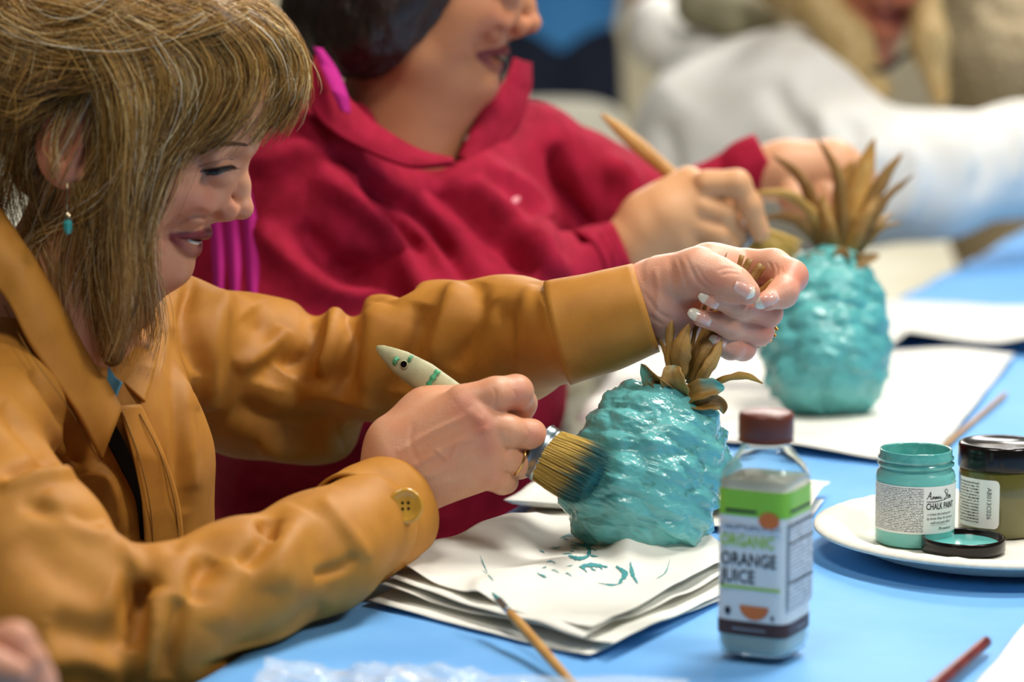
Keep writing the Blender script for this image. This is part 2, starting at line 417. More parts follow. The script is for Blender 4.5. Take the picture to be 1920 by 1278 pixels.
# ------------------------------------------------------------------ work table and its cloth
EB = on(910, 1008); EC = on(1820, 490)
_t = unit(EC-EB); EB = EB-np.array([_t[1], -_t[0], 0])*.022; EC = EC-np.array([_t[1], -_t[0], 0])*.006
TD = unit([EC[0]-EB[0], EC[1]-EB[1], 0]); ND = np.array([TD[1], -TD[0], 0])     # along the table, across it (away from the sitters)
TW = 1.5
def tb(s, q, h=TABLE): p = EB+TD*s+ND*q; return np.array([p[0], p[1], h])
S0, S1 = -1.05, 2.55
RT = np.stack([TD, ND, [0, 0, 1]], 1)
tr = empty('work_table', tb(1.2, TW/2, 0), 'long work table under the blue cloth in front of the sitting women', 'table')
V, Fc = box(tb((S0+S1)/2, TW/2, TABLE-.021), (S1-S0-.02, TW-.02, .03), RT); mesh('table_top', V, Fc, M['wall'], tr, smooth=False)
for s in (S0+.1, S1-.1):
    for q in (.1, TW-.1):
        V, Fc = tube([tb(s, q, 0), tb(s, q, TABLE-.036)], .018, 10); mesh('leg', V, Fc, M['metal'], tr)
ns, nq = 220, 130
ss = np.linspace(S0, S1, ns); qq = np.concatenate([np.linspace(-.19, 0, 16)[:-1], np.linspace(0, TW, nq-15)])
A = np.empty((len(ss), len(qq), 3))
for j, q in enumerate(qq):
    down = max(-q, 0); hz = TABLE-down
    A[:, j] = [tb(s, q if q > 0 else -.012*min(1, down/.02)-.02*math.sin(s*14)*down, hz) for s in ss]
X = A.reshape(-1, 3); amp = .0016*np.clip((X[:, 2]-TABLE+.02)/.02, 0, 1)
X[:, 2] += amp*(fbm(X, 6, 3, 3)-1.1)*1.0 + .0010*np.clip((X[:, 2]-TABLE+.02)/.02, 0, 1)*np.sin((X@TD)*26+2*noise(X, 3, 5))
tag(mesh('tablecloth', X, gridfaces(len(ss), len(qq)), M['cloth']), 'plain blue cloth covering the long work table', 'tablecloth')
# ------------------------------------------------------------------ papers
def sheet(name, corners, label, n=40, m=40, lift=.001, wave=.003, seed=0, bump=None, sc=9, group=None, material='paper', curl=0):
    c = [on(*p) for p in corners]
    u = np.linspace(0, 1, n)[:, None, None]; v = np.linspace(0, 1, m)[None, :, None]
    X = (c[0]*(1-u)*(1-v)+c[1]*u*(1-v)+c[2]*u*v+c[3]*(1-u)*v).reshape(-1, 3)
    w_ = fbm(X, sc, 3, seed); w_ = w_-w_.min()
    uu = np.broadcast_to(u, (n, m, 1)).ravel(); vv = np.broadcast_to(v, (n, m, 1)).ravel()
    edge = np.minimum.reduce([uu, 1-uu, vv, 1-vv])
    h = lift+wave*w_+curl*np.exp(-edge*30)
    if bump is not None: h = h+bump(proj(X), uu, vv)
    X[:, 2] = TABLE+h
    o = mesh(name, X, gridfaces(n, m), M[material], thick=.0004, offset=0)
    return tag(o, label, 'paper', group)
def ridge(L, wd, amp):
    def f(pr, uu, vv):
        d, sg, t = polydist(pr[:, :2], spline(L, 20)); return amp*np.exp(-(d/wd)**2)
    return f
def addb(*fs): return lambda p, u, v: sum(f(p, u, v) for f in fs)
gp = 'white sheets stacked under the near pineapple'
sheet('paper_sheet', [(690, 1134), (1105, 1238), (1420, 1100), (985, 1010)], 'lowest white sheet of the pile under the near pineapple', lift=.0012, wave=.004, seed=11)
sheet('paper_sheet', [(705, 1124), (1150, 1236), (1425, 1090), (990, 1005)], 'white sheet just above the lowest one in the near pile', lift=.0045, wave=.005, seed=12)
sheet('paper_sheet', [(715, 1118), (1092, 1232), (1410, 1085), (1000, 1008)], 'white sheet just below the topmost one in the near pile', lift=.0085, wave=.006, seed=13)
top_b = addb(ridge([(1180, 1078), (1250, 1062), (1350, 1040)], 24, .022), ridge([(735, 1120), (830, 1075), (960, 1040)], 42, .010),
             ridge([(900, 1150), (1000, 1120), (1150, 1085)], 20, .006), ridge([(1160, 1215), (1260, 1160), (1340, 1120)], 30, .004))
pap = sheet('paper_sheet', [(735, 1112), (1110, 1226), (1400, 1082), (1005, 1003)], 'top white sheet of the near pile, smeared with turquoise', n=90, m=90, lift=.013, wave=.004, seed=14, bump=top_b, sc=12)
# turquoise smears on the top sheet
pm = pap.data; pv = np.array([v.co for v in pm.vertices]); ppx = proj(pv)
def paper_h(px, py):
    d = np.hypot(ppx[:, 0]-px, (ppx[:, 1]-py)*2); i = np.argsort(d)[:4]; w_ = 1/(d[i]+1e-3); return (pv[i, 2]*w_).sum()/w_.sum()
def smear(L, wd, seed):
    C = spline(L, 14); mbs = MB(); r = np.random.default_rng(seed); row = []
    for t, (x, y) in enumerate(C):
        k = wd*(.5+.7*r.random())*math.sin(math.pi*(t+.6)/(len(C)+.2))
        tx = C[min(t+1, 13)]-C[max(t-1, 0)]; nn = np.array([-tx[1], tx[0]])/(np.hypot(*tx)+1e-6)
        for s in (-1, 1):
            q = C[t]+nn*s*k*.5; h = paper_h(*q)+.0006; row.append(on(q[0], q[1], h))
    return row, gridfaces(14, 2).tolist()
sm = MB(); r_ = np.random.default_rng(5)
for L, wd in [([(1070, 1015), (1095, 1022), (1120, 1018)], 9), ([(1062, 1040), (1085, 1046), (1105, 1042)], 8), ([(1085, 1062), (1110, 1058), (1140, 1062)], 9), ([(1155, 1060), (1172, 1075), (1160, 1092)], 11),
              ([(1182, 1052), (1186, 1075), (1196, 1094)], 9), ([(1090, 1010), (1105, 1030), (1100, 1045)], 11), ([(1120, 1092), (1150, 1096), (1170, 1090)], 4), ([(1256, 1048), (1248, 1072), (1230, 1085)], 2.5), ([(1050, 1008), (1065, 1003), (1080, 1006)], 5)]+\
             [([(x, y), (x+r_.uniform(3, 12), y+r_.uniform(-4, 6)), (x+r_.uniform(8, 20), y+r_.uniform(-3, 8))], r_.uniform(1.5, 4)) for x, y in r_.uniform((1005, 1003), (1130, 1075), (26, 2))]+[([(900, 1040), (908, 1060), (915, 1075)], 2), ([(905, 1068), (918, 1080), (926, 1088)], 3)]:
    mesh('paint_smear', *smear(L, wd, int(L[0][0]+L[0][1])), M['teal_stain'], pap)
sheet('paper_sheet', [(945, 968), (1520, 985), (1556, 928), (1010, 925)], 'white sheet lying behind the near pineapple, its corner past the bottle', lift=.004, wave=.006, seed=21, sc=10, curl=.006)
sheet('paper_sheet', [(958, 985), (1500, 1000), (1545, 945), (1020, 940)], 'white sheet partly hidden beneath the one behind the near pineapple', lift=.001, wave=.003, seed=22, sc=10)
sheet('paper_sheet', [(1080, 800), (1741, 884), (1902, 672), (1180, 665)], 'large white sheet under the far pineapple', lift=.001, wave=.006, seed=23, sc=6)
sheet('paper_sheet', [(1340, 650), (1960, 668), (2010, 585), (1480, 568)], 'white sheet behind the far pineapple with a lifted edge', lift=.001, wave=.006, seed=24, sc=6, bump=ridge([(1700, 655), (1850, 648), (1930, 660)], 18, .02))
sheet('paper_sheet', [(1815, 1310), (1990, 1340), (1990, 1150), (1922, 1178)], 'white sheet corner at the front right edge of the table', lift=.001, wave=.004, seed=25, n=20, m=20)
# crumpled clear bag at the front edge
n, m = 70, 40
u = np.linspace(0, 1, n)[:, None, None]; v = np.linspace(0, 1, m)[None, :, None]
c = [on(505, 1275), on(1290, 1290), on(1180, 1345), on(470, 1345)]
X = (c[0]*(1-u)*(1-v)+c[1]*u*(1-v)+c[2]*u*v+c[3]*(1-u)*v).reshape(-1, 3)
pr = proj(X); X[:, 2] += .003+.028*np.abs(fbm(X, 22, 3, 31))*sstep(1150, 650, pr[:, 0])+.006*np.abs(fbm(X, 14, 2, 33)); X[:, :2] += .006*np.stack([noise(X, 30, 5), noise(X, 30, 8)], -1)
tag(mesh('plastic_bag', X, gridfaces(n, m), M['film'], thick=.0003, smooth=False), 'crumpled clear plastic bag at the front edge of the blue table', 'bag')
# ------------------------------------------------------------------ paper plate
pc = on(1868, 984, TABLE+.022); pc[2] = TABLE+.003
prof = [(.0005, .003), (.098, .003), (.106, .006), (.118, .016), (.128, .0195), (.138, .0205), (.1425, .0185), (.1435, .0165), (.1425, .0155), (.137, .0175), (.127, .0165), (.118, .0128), (.107, .0025), (.099, 0), (.0005, 0)]
V, Fc = lathe(prof, 96, pc); a = np.arctan2(V[:, 1]-pc[1], V[:, 0]-pc[0]); rr = np.hypot(V[:, 1]-pc[1], V[:, 0]-pc[0])
V[:, 2] += .0006*np.sin(a*60)*sstep(.12, .13, rr)*sstep(.143, .136, rr)
tag(mesh('paper_plate', V, Fc, M['plate']), 'off-white paper plate carrying the paint jars', 'plate')
PZ = pc[2]+.003
# ------------------------------------------------------------------ text helpers
def text_mesh(s, size, shear=0, space=1.0, bold=0, sx=1.0):
    cu = bpy.data.curves.new('t', 'FONT'); cu.body = s; cu.size = size; cu.shear = shear; cu.space_character = space; cu.align_x = 'LEFT'; cu.offset = bold; cu.resolution_u = 2
    o = bpy.data.objects.new('t', cu); COL.objects.link(o); dg = bpy.context.evaluated_depsgraph_get(); me = o.evaluated_get(dg).to_mesh()
    V = np.array([v.co for v in me.vertices]); Fc = [list(p.vertices) for p in me.polygons]; o.evaluated_get(dg).to_mesh_clear()
    bpy.data.objects.remove(o); bpy.data.curves.remove(cu); return V[:, :2]*np.array([sx, 1]), Fc
def stroke2(L, w_, n=60):
    C = spline(L, n); d = np.gradient(C, axis=0); d /= np.linalg.norm(d, axis=1)[:, None]+1e-9; nn = np.stack([-d[:, 1], d[:, 0]], -1)*w_/2
    return np.stack([C+nn, C-nn], 1).reshape(-1, 2), gridfaces(n, 2).tolist()
def cyl_map(c, r, ang0, z0):
    """2-D print (x right, y up) onto an upright cylinder seen from the camera; x = 0 at angle ang0"""
    def f(V2):
        a = ang0+V2[:, 0]/r
        return np.stack([c[0]+r*np.sin(a), c[1]-r*np.cos(a), z0+V2[:, 1]], -1)
    return f
def strip(x0, x1, y0, y1, n=24):
    xs = np.linspace(x0, x1, n); V = np.stack([np.repeat(xs, 2), np.tile([y0, y1], n)], -1)
    uvs = np.stack([np.repeat(np.linspace(0, 1, n), 2), np.tile([0, 1.], n)], -1)
    return V, gridfaces(n, 2)[:, ::-1].tolist(), uvs
# ------------------------------------------------------------------ open turquoise jar
R1 = .0312
def jar_base(px, py): return on(px, py, PZ)
jc = jar_base(1714, 1016); jc = jc+np.array([0, 0, 0])
H1 = .062
t = empty('paint_jar', jc, 'open turquoise paint jar with a white label, on the paper plate', 'jar')
V, Fc = lathe([(.0005, .0005), (R1-.004, .0005), (R1-.001, .002), (R1, .005), (R1, H1-.008), (R1-.001, H1-.004), (R1-.003, H1-.002), (R1-.003, H1+.0005)], 64, jc); mesh('jar_body', V, Fc, M['jar_teal'], t)
V, Fc = lathe([(R1-.003, H1), (R1-.0012, H1+.001), (R1-.001, H1+.0025), (R1-.0028, H1+.0035), (R1-.0028, H1+.005), (R1-.0014, H1+.006), (R1-.0014, H1+.0072), (R1-.0028, H1+.0085), (R1-.0028, H1+.0125), (R1-.0032, H1+.0135), (R1-.0044, H1+.0132), (R1-.0048, H1+.012), (R1-.005, H1-.004)], 64, jc); mesh('jar_neck', V, Fc, M['jar_rim'], t)
V, Fc = lathe([(.0005, H1-.006), (R1-.006, H1-.006), (R1-.0049, H1-.003)], 48, jc); mesh('wet_paint', V, Fc, M['paint_teal'], t)
RL = R1+.0004
f = cyl_map(jc, RL, 0, jc[2])
V2, Fc, uvs = strip(-.047, .075, .013, .0505, 60); lab = mesh('jar_label', f(V2), Fc, M['lab_white'], t)
f2 = cyl_map(jc, RL+.0002, 0, jc[2])
V2, Fc, uvs = strip(-.046, .0022, .0145, .0495, 40); mesh('small_print', f2(V2), Fc, M['print_jar'], lab, uv=uvs)
def put(s, size, x, y, name, par, mp, material='ink', shear=0, space=1.0, bold=0, sx=1.0):
    V2, Fc = text_mesh(s, size, shear, space, bold, sx); return mesh(name, mp(V2+np.array([x, y])), Fc, M[material], par, smooth=False)
ft = cyl_map(jc, RL+.0003, 0, jc[2])
# hand-written signature drawn as pen strokes
sig = MB(); k = .00078
for L in ([(0, 0), (2, 3.2), (4, 7.4), (4.4, 6), (4.2, 2), (5, .2), (6.2, 1.2), (7, 3), (7.2, .6), (8.4, 2.8), (9, .5), (9.6, .6), (10.2, 2.9), (10.6, .6), (11.4, 2.6), (12.1, .6), (12.8, 1.2), (13.2, 3), (13.5, .6), (14.6, 1.4), (15.6, 2.8), (15.2, 1.2), (16.2, .3), (17.8, 1)],
          [(1.4, 2.6), (3, 3.4), (5, 3.2)], [(13.1, 4.2), (13.3, 4.5)],
          [(24.5, 8.5), (22.5, 9), (21.3, 7.4), (22.6, 5.4), (23.8, 3.4), (22.4, .6), (20, -.6)], [(25.6, 8.6), (25, 4), (25.6, .8), (27, 2.6), (28, .8), (27.4, 2.6), (28.4, 3), (28.8, .8), (30, 2.4), (30.8, .6)], [(20, -1.6), (24, -.4), (31, .2)], [(0, -2.2), (9, -2.4), (19, -1.4)]):
    sig.add(*[(lambda q: (np.c_[q[0], np.zeros(len(q[0]))], q[1]))(stroke2([(a*k, b*k) for a, b in L], .00055, 90))][0])
sv = np.concatenate(sig.V)[:, :2]; mesh('signature', ft(sv+np.array([.0045, .0405])), sig.F, M['ink'], lab, smooth=False)
put('CHALK PAINT', .0072, .0042, .0325, 'lettering', lab, ft, space=1.0, bold=.00012, sx=.62)
put('a unique decorative paint', .0031, .0052, .0278, 'lettering', lab, ft, shear=.3, sx=.74)
put('by Annie Sloan for furniture', .0031, .0048, .0244, 'lettering', lab, ft, shear=.3, sx=.74)
put('walls and paint effects', .0031, .0078, .0210, 'lettering', lab, ft, shear=.3, sx=.74)
put('Provence', .0036, .0150, .0158, 'lettering', lab, ft, shear=.35)
V2, Fc, _ = strip(.008, .024, .0198, .0200, 10); mesh('rule_line', ft(V2), Fc, M['ink_grey'], lab)
# ------------------------------------------------------------------ closed olive jar
oc = jar_base(1872, 998); R2 = .0325
t = empty('paint_jar', oc, 'closed olive green paint jar with a black lid, on the paper plate', 'jar')
V, Fc = lathe([(.0005, .0005), (R2-.004, .0005), (R2-.001, .002), (R2, .005), (R2, .052), (R2-.001, .055), (R2-.004, .056)], 64, oc); mesh('jar_body', V, Fc, M['jar_olive'], t)
V, Fc = lathe([(R2-.002, .0545), (R2+.0008, .0548), (R2+.001, .056), (R2+.001, .071), (R2+.0003, .0735), (R2-.0015, .0745), (R2-.004, .0742), (R2-.006, .0728), (.0005, .0725)], 64, oc); mesh('lid', V, Fc, M['black_lid'], t)
f = cyl_map(oc, R2+.0004, 0, oc[2])
xs = np.linspace(-.045, -.0055, 40); cr = .004
lo_, hi_ = .0095, .0485
e = np.clip((xs-(-.0055-cr))/cr, 0, 1); ins = cr*(1-np.sqrt(np.clip(1-e*e, 0, 1)))
V2 = np.stack([np.repeat(xs, 2), np.stack([lo_+ins, hi_-ins], -1).ravel()], -1)
uvs = np.stack([np.repeat(np.linspace(0, 1, 40), 2), np.tile([0, 1.], 40)], -1)
lab = mesh('jar_label', f(V2), gridfaces(40, 2)[:, ::-1], M['lab_white'], t)
f2 = cyl_map(oc, R2+.0006, 0, oc[2]); V2, Fc, uvs = strip(-.045, -.0225, .0125, .046, 20); mesh('small_print', f2(V2), Fc, M['print_small'], lab, uv=uvs)
V2, Fc = text_mesh('AB013C026', .0052); V2 = np.stack([V2[:, 1], -V2[:, 0]], -1)+np.array([-.0155, .0425]); mesh('lettering', f2(V2), Fc, M['ink'], lab, smooth=False)
# ------------------------------------------------------------------ lid lying upside down
lc = jar_base(1806, 1034); R3 = .0325
t = empty('jar_lid', lc, 'black jar lid lying upside down with turquoise paint inside', 'lid')
V, Fc = lathe([(.0005, .001), (R3-.003, .001), (R3, .003), (R3, .0115), (R3-.0008, .0125), (R3-.0022, .0122), (R3-.0028, .0110), (R3-.003, .006), (.0005, .006)], 64, lc); mesh('lid_shell', V, Fc, M['black_lid'], t)
V, Fc = lathe([(.0005, .0082), (R3-.006, .0082), (R3-.0045, .0075), (R3-.0031, .0068)], 48, lc); mesh('wet_paint', V, Fc, M['paint_teal'], t)
# ------------------------------------------------------------------ juice bottle
bc = on(1431, 1224); ph = math.radians(27)
bx = np.array([math.cos(ph), -math.sin(ph)*-1, 0])*1.0
# front-left face looks at (-sin, -cos): its print runs along e1
e1 = np.array([math.cos(ph), -math.sin(ph), 0]); e2 = np.array([math.sin(ph), math.cos(ph), 0]); BA = .0258
def ringp(a, n_): c, s = np.cos(a), np.sin(a); r = (np.abs(c)**n_+np.abs(s)**n_)**(-1/n_); return c*r, s*r
def loft(prof, seg=72):
    """prof: (half width, height, exponent)"""
    V = []; a = np.linspace(0, 2*np.pi, seg, endpoint=False)+1e-4
    for r, h, n_ in prof:
        x, y = ringp(a, n_); V.append(bc+r*(x[:, None]*e1+y[:, None]*e2)+np.array([0, 0, h]))
    return np.concatenate(V), gridfaces(len(prof), seg, True).tolist()
t = empty('juice_bottle', bc, 'clear square juice bottle with white label and brown cap', 'bottle')
V, Fc = loft([(.001, .002, 2), (.020, .002, 4), (.0245, .004, 5), (BA, .010, 6), (BA-.0006, .016, 6), (BA-.0004, .018, 6), (BA-.0006, .118, 6), (BA, .120, 6), (BA-.0004, .124, 5), (.0235, .130, 4), (.0195, .137, 2.8), (.0165, .142, 2.2), (.0160, .144, 2), (.0160, .149, 2)]); mesh('bottle_wall', V, Fc, M['clear'], t, thick=.0006)
V, Fc = loft([(.0005, .0035, 2), (.019, .0035, 4), (.0232, .006, 5), (BA-.0013, .012, 6), (BA-.0015, .122, 6), (.0005, .1222, 6)]); mesh('water', V, Fc, M['water'], t)
V, Fc = loft([(BA+.0001, .018, 6), (BA+.0001, .1165, 6)]); lab = mesh('bottle_label', V, Fc, M['lab_white'], t)
V, Fc = loft([(BA+.0003, .099, 6), (BA+.0003, .1168, 6)]); mesh('green_band', V, Fc, M['lab_green'], lab)
V, Fc = loft([(BA+.0003, .0178, 6), (BA+.0003, .0275, 6)]); mesh('brown_band', V, Fc, M['lab_brown'], lab)
def face_map(en, et, off=.0006):
    """print on a flat side: en outward, et to the right"""
    def f(V2): return bc+en*(BA+off)+V2[:, :1]*et+V2[:, 1:2]*np.array([0, 0, 1.])
    return f
ff = face_map(-e2, e1); fs = face_map(e1, e2)
put('ORGANIC', .0115, -.0215, .0785, 'lettering', lab, ff, 'lab_lime', space=1.0, bold=.0003, sx=.74)
put('ORANGE', .0125, -.0212, .0655, 'lettering', lab, ff, 'ink', space=1.0, bold=.0002, sx=.78)
put('JUICE', .0125, -.0205, .0540, 'lettering', lab, ff, 'ink', space=1.0, bold=.0002, sx=.80)
V2, Fc, uvs = strip(-.021, .021, .0885, .0935, 2); mesh('small_print', ff(V2), Fc, M['print_side'], lab, uv=uvs*np.array([1, .04]))
V2, Fc, _ = strip(-.018, .0045, .1015, .1035, 2); mesh('green_band_print', ff(V2), Fc, M['ink'], lab)
V2, Fc, uvs = strip(-.021, .022, .0495, .0515, 2); mesh('lime_print', ff(V2), Fc, M['lab_lime'], lab)
V2, Fc, uvs = strip(-.0215, .0215, .036, .0965, 2); mesh('nutrition_print', fs(V2), Fc, M['print_side'], lab, uv=uvs)
for y0 in (.0935, .0815, .0545): V2, Fc, _ = strip(-.0215, .0215, y0, y0+.0013, 2); mesh('rule_line', face_map(e1, e2, .0008)(V2), Fc, M['ink'], lab)
V2, Fc, _ = strip(-.019, .017, .1025, .1045, 2); mesh('green_band_print', fs(V2), Fc, M['ink'], lab)
def disc(mp, cx, cy, rx, ry, name, material, half=False):
    a = np.linspace(np.pi if half else 0, 2*np.pi, 28); V2 = np.stack([cx+rx*np.cos(a), cy+ry*np.sin(a)], -1); mesh(name, mp(V2), [list(range(len(V2)))], M[material], lab, smooth=False)
disc(face_map(-e2, e1, .0009), .0135, .0975, .0075, .0056, 'orange_badge', 'lab_orange')
disc(ff, .0035, .0385, .0105, .0095, 'orange_slice', 'lab_orange', True)
disc(ff, -.0155, .034, .0022, .0028, 'seal_mark', 'ink'); disc(ff, .0165, .0315, .0013, .0016, 'seal_mark', 'ink')
V2, Fc, _ = strip(-.012, .012, .0215, .0228, 2); mesh('brown_band_print', face_map(-e2, e1, .0008)(V2), Fc, M['ink_grey'], lab)
V2, Fc, _ = strip(-.006, .010, .0215, .0228, 2); mesh('brown_band_print', face_map(e1, e2, .0008)(V2), Fc, M['ink_grey'], lab)
cpv, cpf = lathe([(.0165, .1455), (.0186, .146), (.0188, .1475), (.0182, .149), (.0182, .150), (.0186, .151), (.0186, .163), (.0178, .1655), (.016, .1665), (.0005, .1667)], 72, bc)
a = np.arctan2(cpv[:, 1]-bc[1], cpv[:, 0]-bc[0]); rr = np.hypot(cpv[:, 1]-bc[1], cpv[:, 0]-bc[0]); z_ = cpv[:, 2]-bc[2]
kk = 1+.018*np.sin(a*36)*((z_ > .1505) & (z_ < .164)); cpv[:, :2] = bc[:2]+(cpv[:, :2]-bc[:2])*kk[:, None]
mesh('cap', cpv, cpf, M['cap_brown'], t)
# ------------------------------------------------------------------ brushes, sticks
def rod(name, a, b, ra, rb, material, label, cat, mid=None, par=None, seg=14, n=24, prof=None):
    C = np.linspace(a, b, n); tt = np.linspace(0, 1, n); r = ra+(rb-ra)*tt if prof is None else np.interp(tt, *prof)
    r = r*np.sqrt(np.clip(np.minimum(tt, 1-tt)*40+.1, 0, 1)); V, Fc = tube(C, r, seg); o = mesh(name, V, Fc, M[material], par)
    if label: tag(o, label, cat)
    return o
rod('wooden_stick', on(1752, 852, TABLE+.004), on(1888, 735, TABLE+.004), .0022, .0022, 'wood', 'thin pale wooden stick lying on the blue cloth behind the jars', 'stick')
rod('brush_handle', on(1742, 1296, TABLE+.006), on(1853, 1199, TABLE+.006), .0052, .0040, 'redwood', 'dark red lacquered brush handle lying at the front right', 'handle')
pa, pb = on(1056, 1262, TABLE+.005), on(931, 1120, TABLE+.0275)
dr = unit(pb-pa); t = empty('artist_brush', pa, 'thin artist brush with wooden handle lying on the near paper pile', 'brush')
L_ = np.linalg.norm(pb-pa)
rod('handle', pa-dr*.03, pb-dr*.022, .0032, .0034, 'wood', None, None, par=t, prof=([0, .5, .85, 1], [.0028, .0036, .0036, .0026]))
rod('ferrule', pb-dr*.023, pb-dr*.005, .0026, .0028, 'ferrule', None, None, par=t)
rod('bristles', pb-dr*.006, pb+dr*.009, .0027, .0006, 'teal_stain', None, None, par=t)
# ------------------------------------------------------------------ painted pineapples
def pineapple(name, base, axis, R, H, label, seed, material, bumpy, raw=None, colv='66b5b4'):
    """bumpy body turned round axis; base = lowest point"""
    ax = unit(axis); e = unit(np.cross([0, 1, 0], ax)); g = np.cross(ax, e)
    n, m = 170, 230
    th = np.linspace(.02, np.pi-.02, n); ph_ = np.linspace(0, 2*np.pi, m, endpoint=False)
    T, Pn = np.meshgrid(th, ph_, indexing='ij')
    ct, st = np.cos(T), np.sin(T); pw = 2.5
    rad = (np.abs(ct)**pw+np.abs(st)**pw)**(-1/pw)
    h = -ct*rad; r = st*rad*(1-.07*h)
    rows = 8; B = np.zeros_like(T); rr_ = np.random.default_rng(seed)
    v = (h+1)/2*rows
    for k in range(-1, rows+1):
        nb = max(4, int(round(11*math.sqrt(max(.05, 1-((k+.5)/rows*2-1)**2)))))
        for j in range(nb):
            a = 2*np.pi*(j+.5*(k % 2)+.18*rr_.normal())/nb; hh = k+.5+.12*rr_.normal(); sz = 1+.2*rr_.normal()
            da = (Pn-a+np.pi) % (2*np.pi)-np.pi
            d2 = (da*nb/(2*np.pi)/.46)**2+((v-hh)/.5)**2
            B = np.maximum(B, np.exp(-d2/sz**2))
    X = (ax*(h*H/2+H/2)[..., None]+e*(r*R*np.cos(Pn))[..., None]+g*(r*R*np.sin(Pn))[..., None]).reshape(-1, 3)
    Nn = unit_rows((e*(st*np.cos(Pn))[..., None]+g*(st*np.sin(Pn))[..., None]+ax*(-ct)[..., None]).reshape(-1, 3))
    bb = B.ravel(); S = np.stack([X@e, X@g, (X@ax)*2.0], -1)
    d = bumpy*(bb-.5)+bumpy*.34*fbm(S*np.array([1, 1, 1.6]), 48, 3, seed)+bumpy*.12*fbm(S*np.array([1, 1, 1.8]), 150, 2, seed+9)
    X = X+Nn*d[:, None]
    col = np.array(lin(colv))*(1+.16*fbm(S, 45, 3, seed+2))[:, None]
    if raw is not None:                                   # places the paint has not reached
        k = raw(X+base, h.ravel(), Pn.ravel())*sstep(.0, .5, fbm(S, 90, 3, seed+5)+.25)
        col = col*(1-k[:, None])+np.array(lin('8a7a48'))*k[:, None]
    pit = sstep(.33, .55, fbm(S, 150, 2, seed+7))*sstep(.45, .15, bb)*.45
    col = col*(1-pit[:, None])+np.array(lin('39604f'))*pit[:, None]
    t = empty(name, base, label, 'pineapple')
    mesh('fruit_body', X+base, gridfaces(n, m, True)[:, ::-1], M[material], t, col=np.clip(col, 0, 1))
    return t
def unit_rows(v): return v/(np.linalg.norm(v, axis=1)[:, None]+1e-12)
def leaf(par, pts, wpx, roll=0, cup=.25, col='a07c42', tip=None, seed=0, n=22, blunt=0, curl=0):
    """blade through pixel points (x, y, depth); wpx = greatest width in pixels; tip = colour painted on the end"""
    Q = spline(np.array([P(*p) for p in pts]), n); z = pts[0][2]; t = np.linspace(0, 1, n)
    w_ = wpx*z/F*np.maximum(np.sin(np.pi*np.clip(t*.86+.14, 0, 1))**.75, blunt*(1-t*.3))*(1+.07*np.sin(t*23+seed)); w_[-1] = max(w_[-1], .0006)
    T = np.gradient(Q, axis=0); T = unit_rows(T); vd = unit_rows(Q-CAM)
    S = unit_rows(np.cross(T, vd)); Nn = np.cross(S, T); ro = roll+curl*t
    S2 = S*np.cos(ro)[:, None]+Nn*np.sin(ro)[:, None]; N2 = -S*np.sin(ro)[:, None]+Nn*np.cos(ro)[:, None]
    us = np.linspace(-1, 1, 9)
    X = Q[:, None]+S2[:, None]*(us[None, :, None]*w_[:, None, None]/2)+N2[:, None]*((us**2)[None, :, None]*w_[:, None, None]*cup)
    X = X.reshape(-1, 3); X += .0006*np.stack([noise(X, 160, seed), noise(X, 160, seed+3), noise(X, 160, seed+6)], -1)
    c = np.tile(np.array(lin(col))*1.3, (n*9, 1))*(1+.25*fbm(X, 60, 3, seed))[:, None]*(1-.22*np.exp(-(np.tile(us, n)/.12)**2))[:, None]
    tt = np.repeat(t, 9)
    if tip: 
        k = np.clip(sstep(tip[1], tip[1]+.25, tt+.35*noise(X, 90, seed+4)), 0, 1)[:, None]; c = c*(1-k)+np.array(lin(tip[0]))*k
    return mesh('leaf', X, gridfaces(n, 9), M['leaf'], par, col=np.clip(c, 0, 1), thick=.0009, offset=0)
zc = proj(on(1165, 1036, TABLE+.015))[2]
b1 = P(1160, 1043, zc+.004); top1 = P(1268, 728, zc+.03)
ax1 = top1-b1
def raw1(X, h, ph_):
    p = proj(X); return np.clip(sstep(1010, 1045, p[:, 1]+.0*p[:, 0])*.8+sstep(1090, 1055, p[:, 0])*sstep(950, 1000, p[:, 1]), 0, 1)
pine1 = pineapple('pineapple', b1, ax1, .0605, float(np.linalg.norm(ax1)), 'wet turquoise pineapple being painted on the near paper pile', 3, 'teal', .0062, raw1)
zl = zc+.03
T_ = '55b4ae'
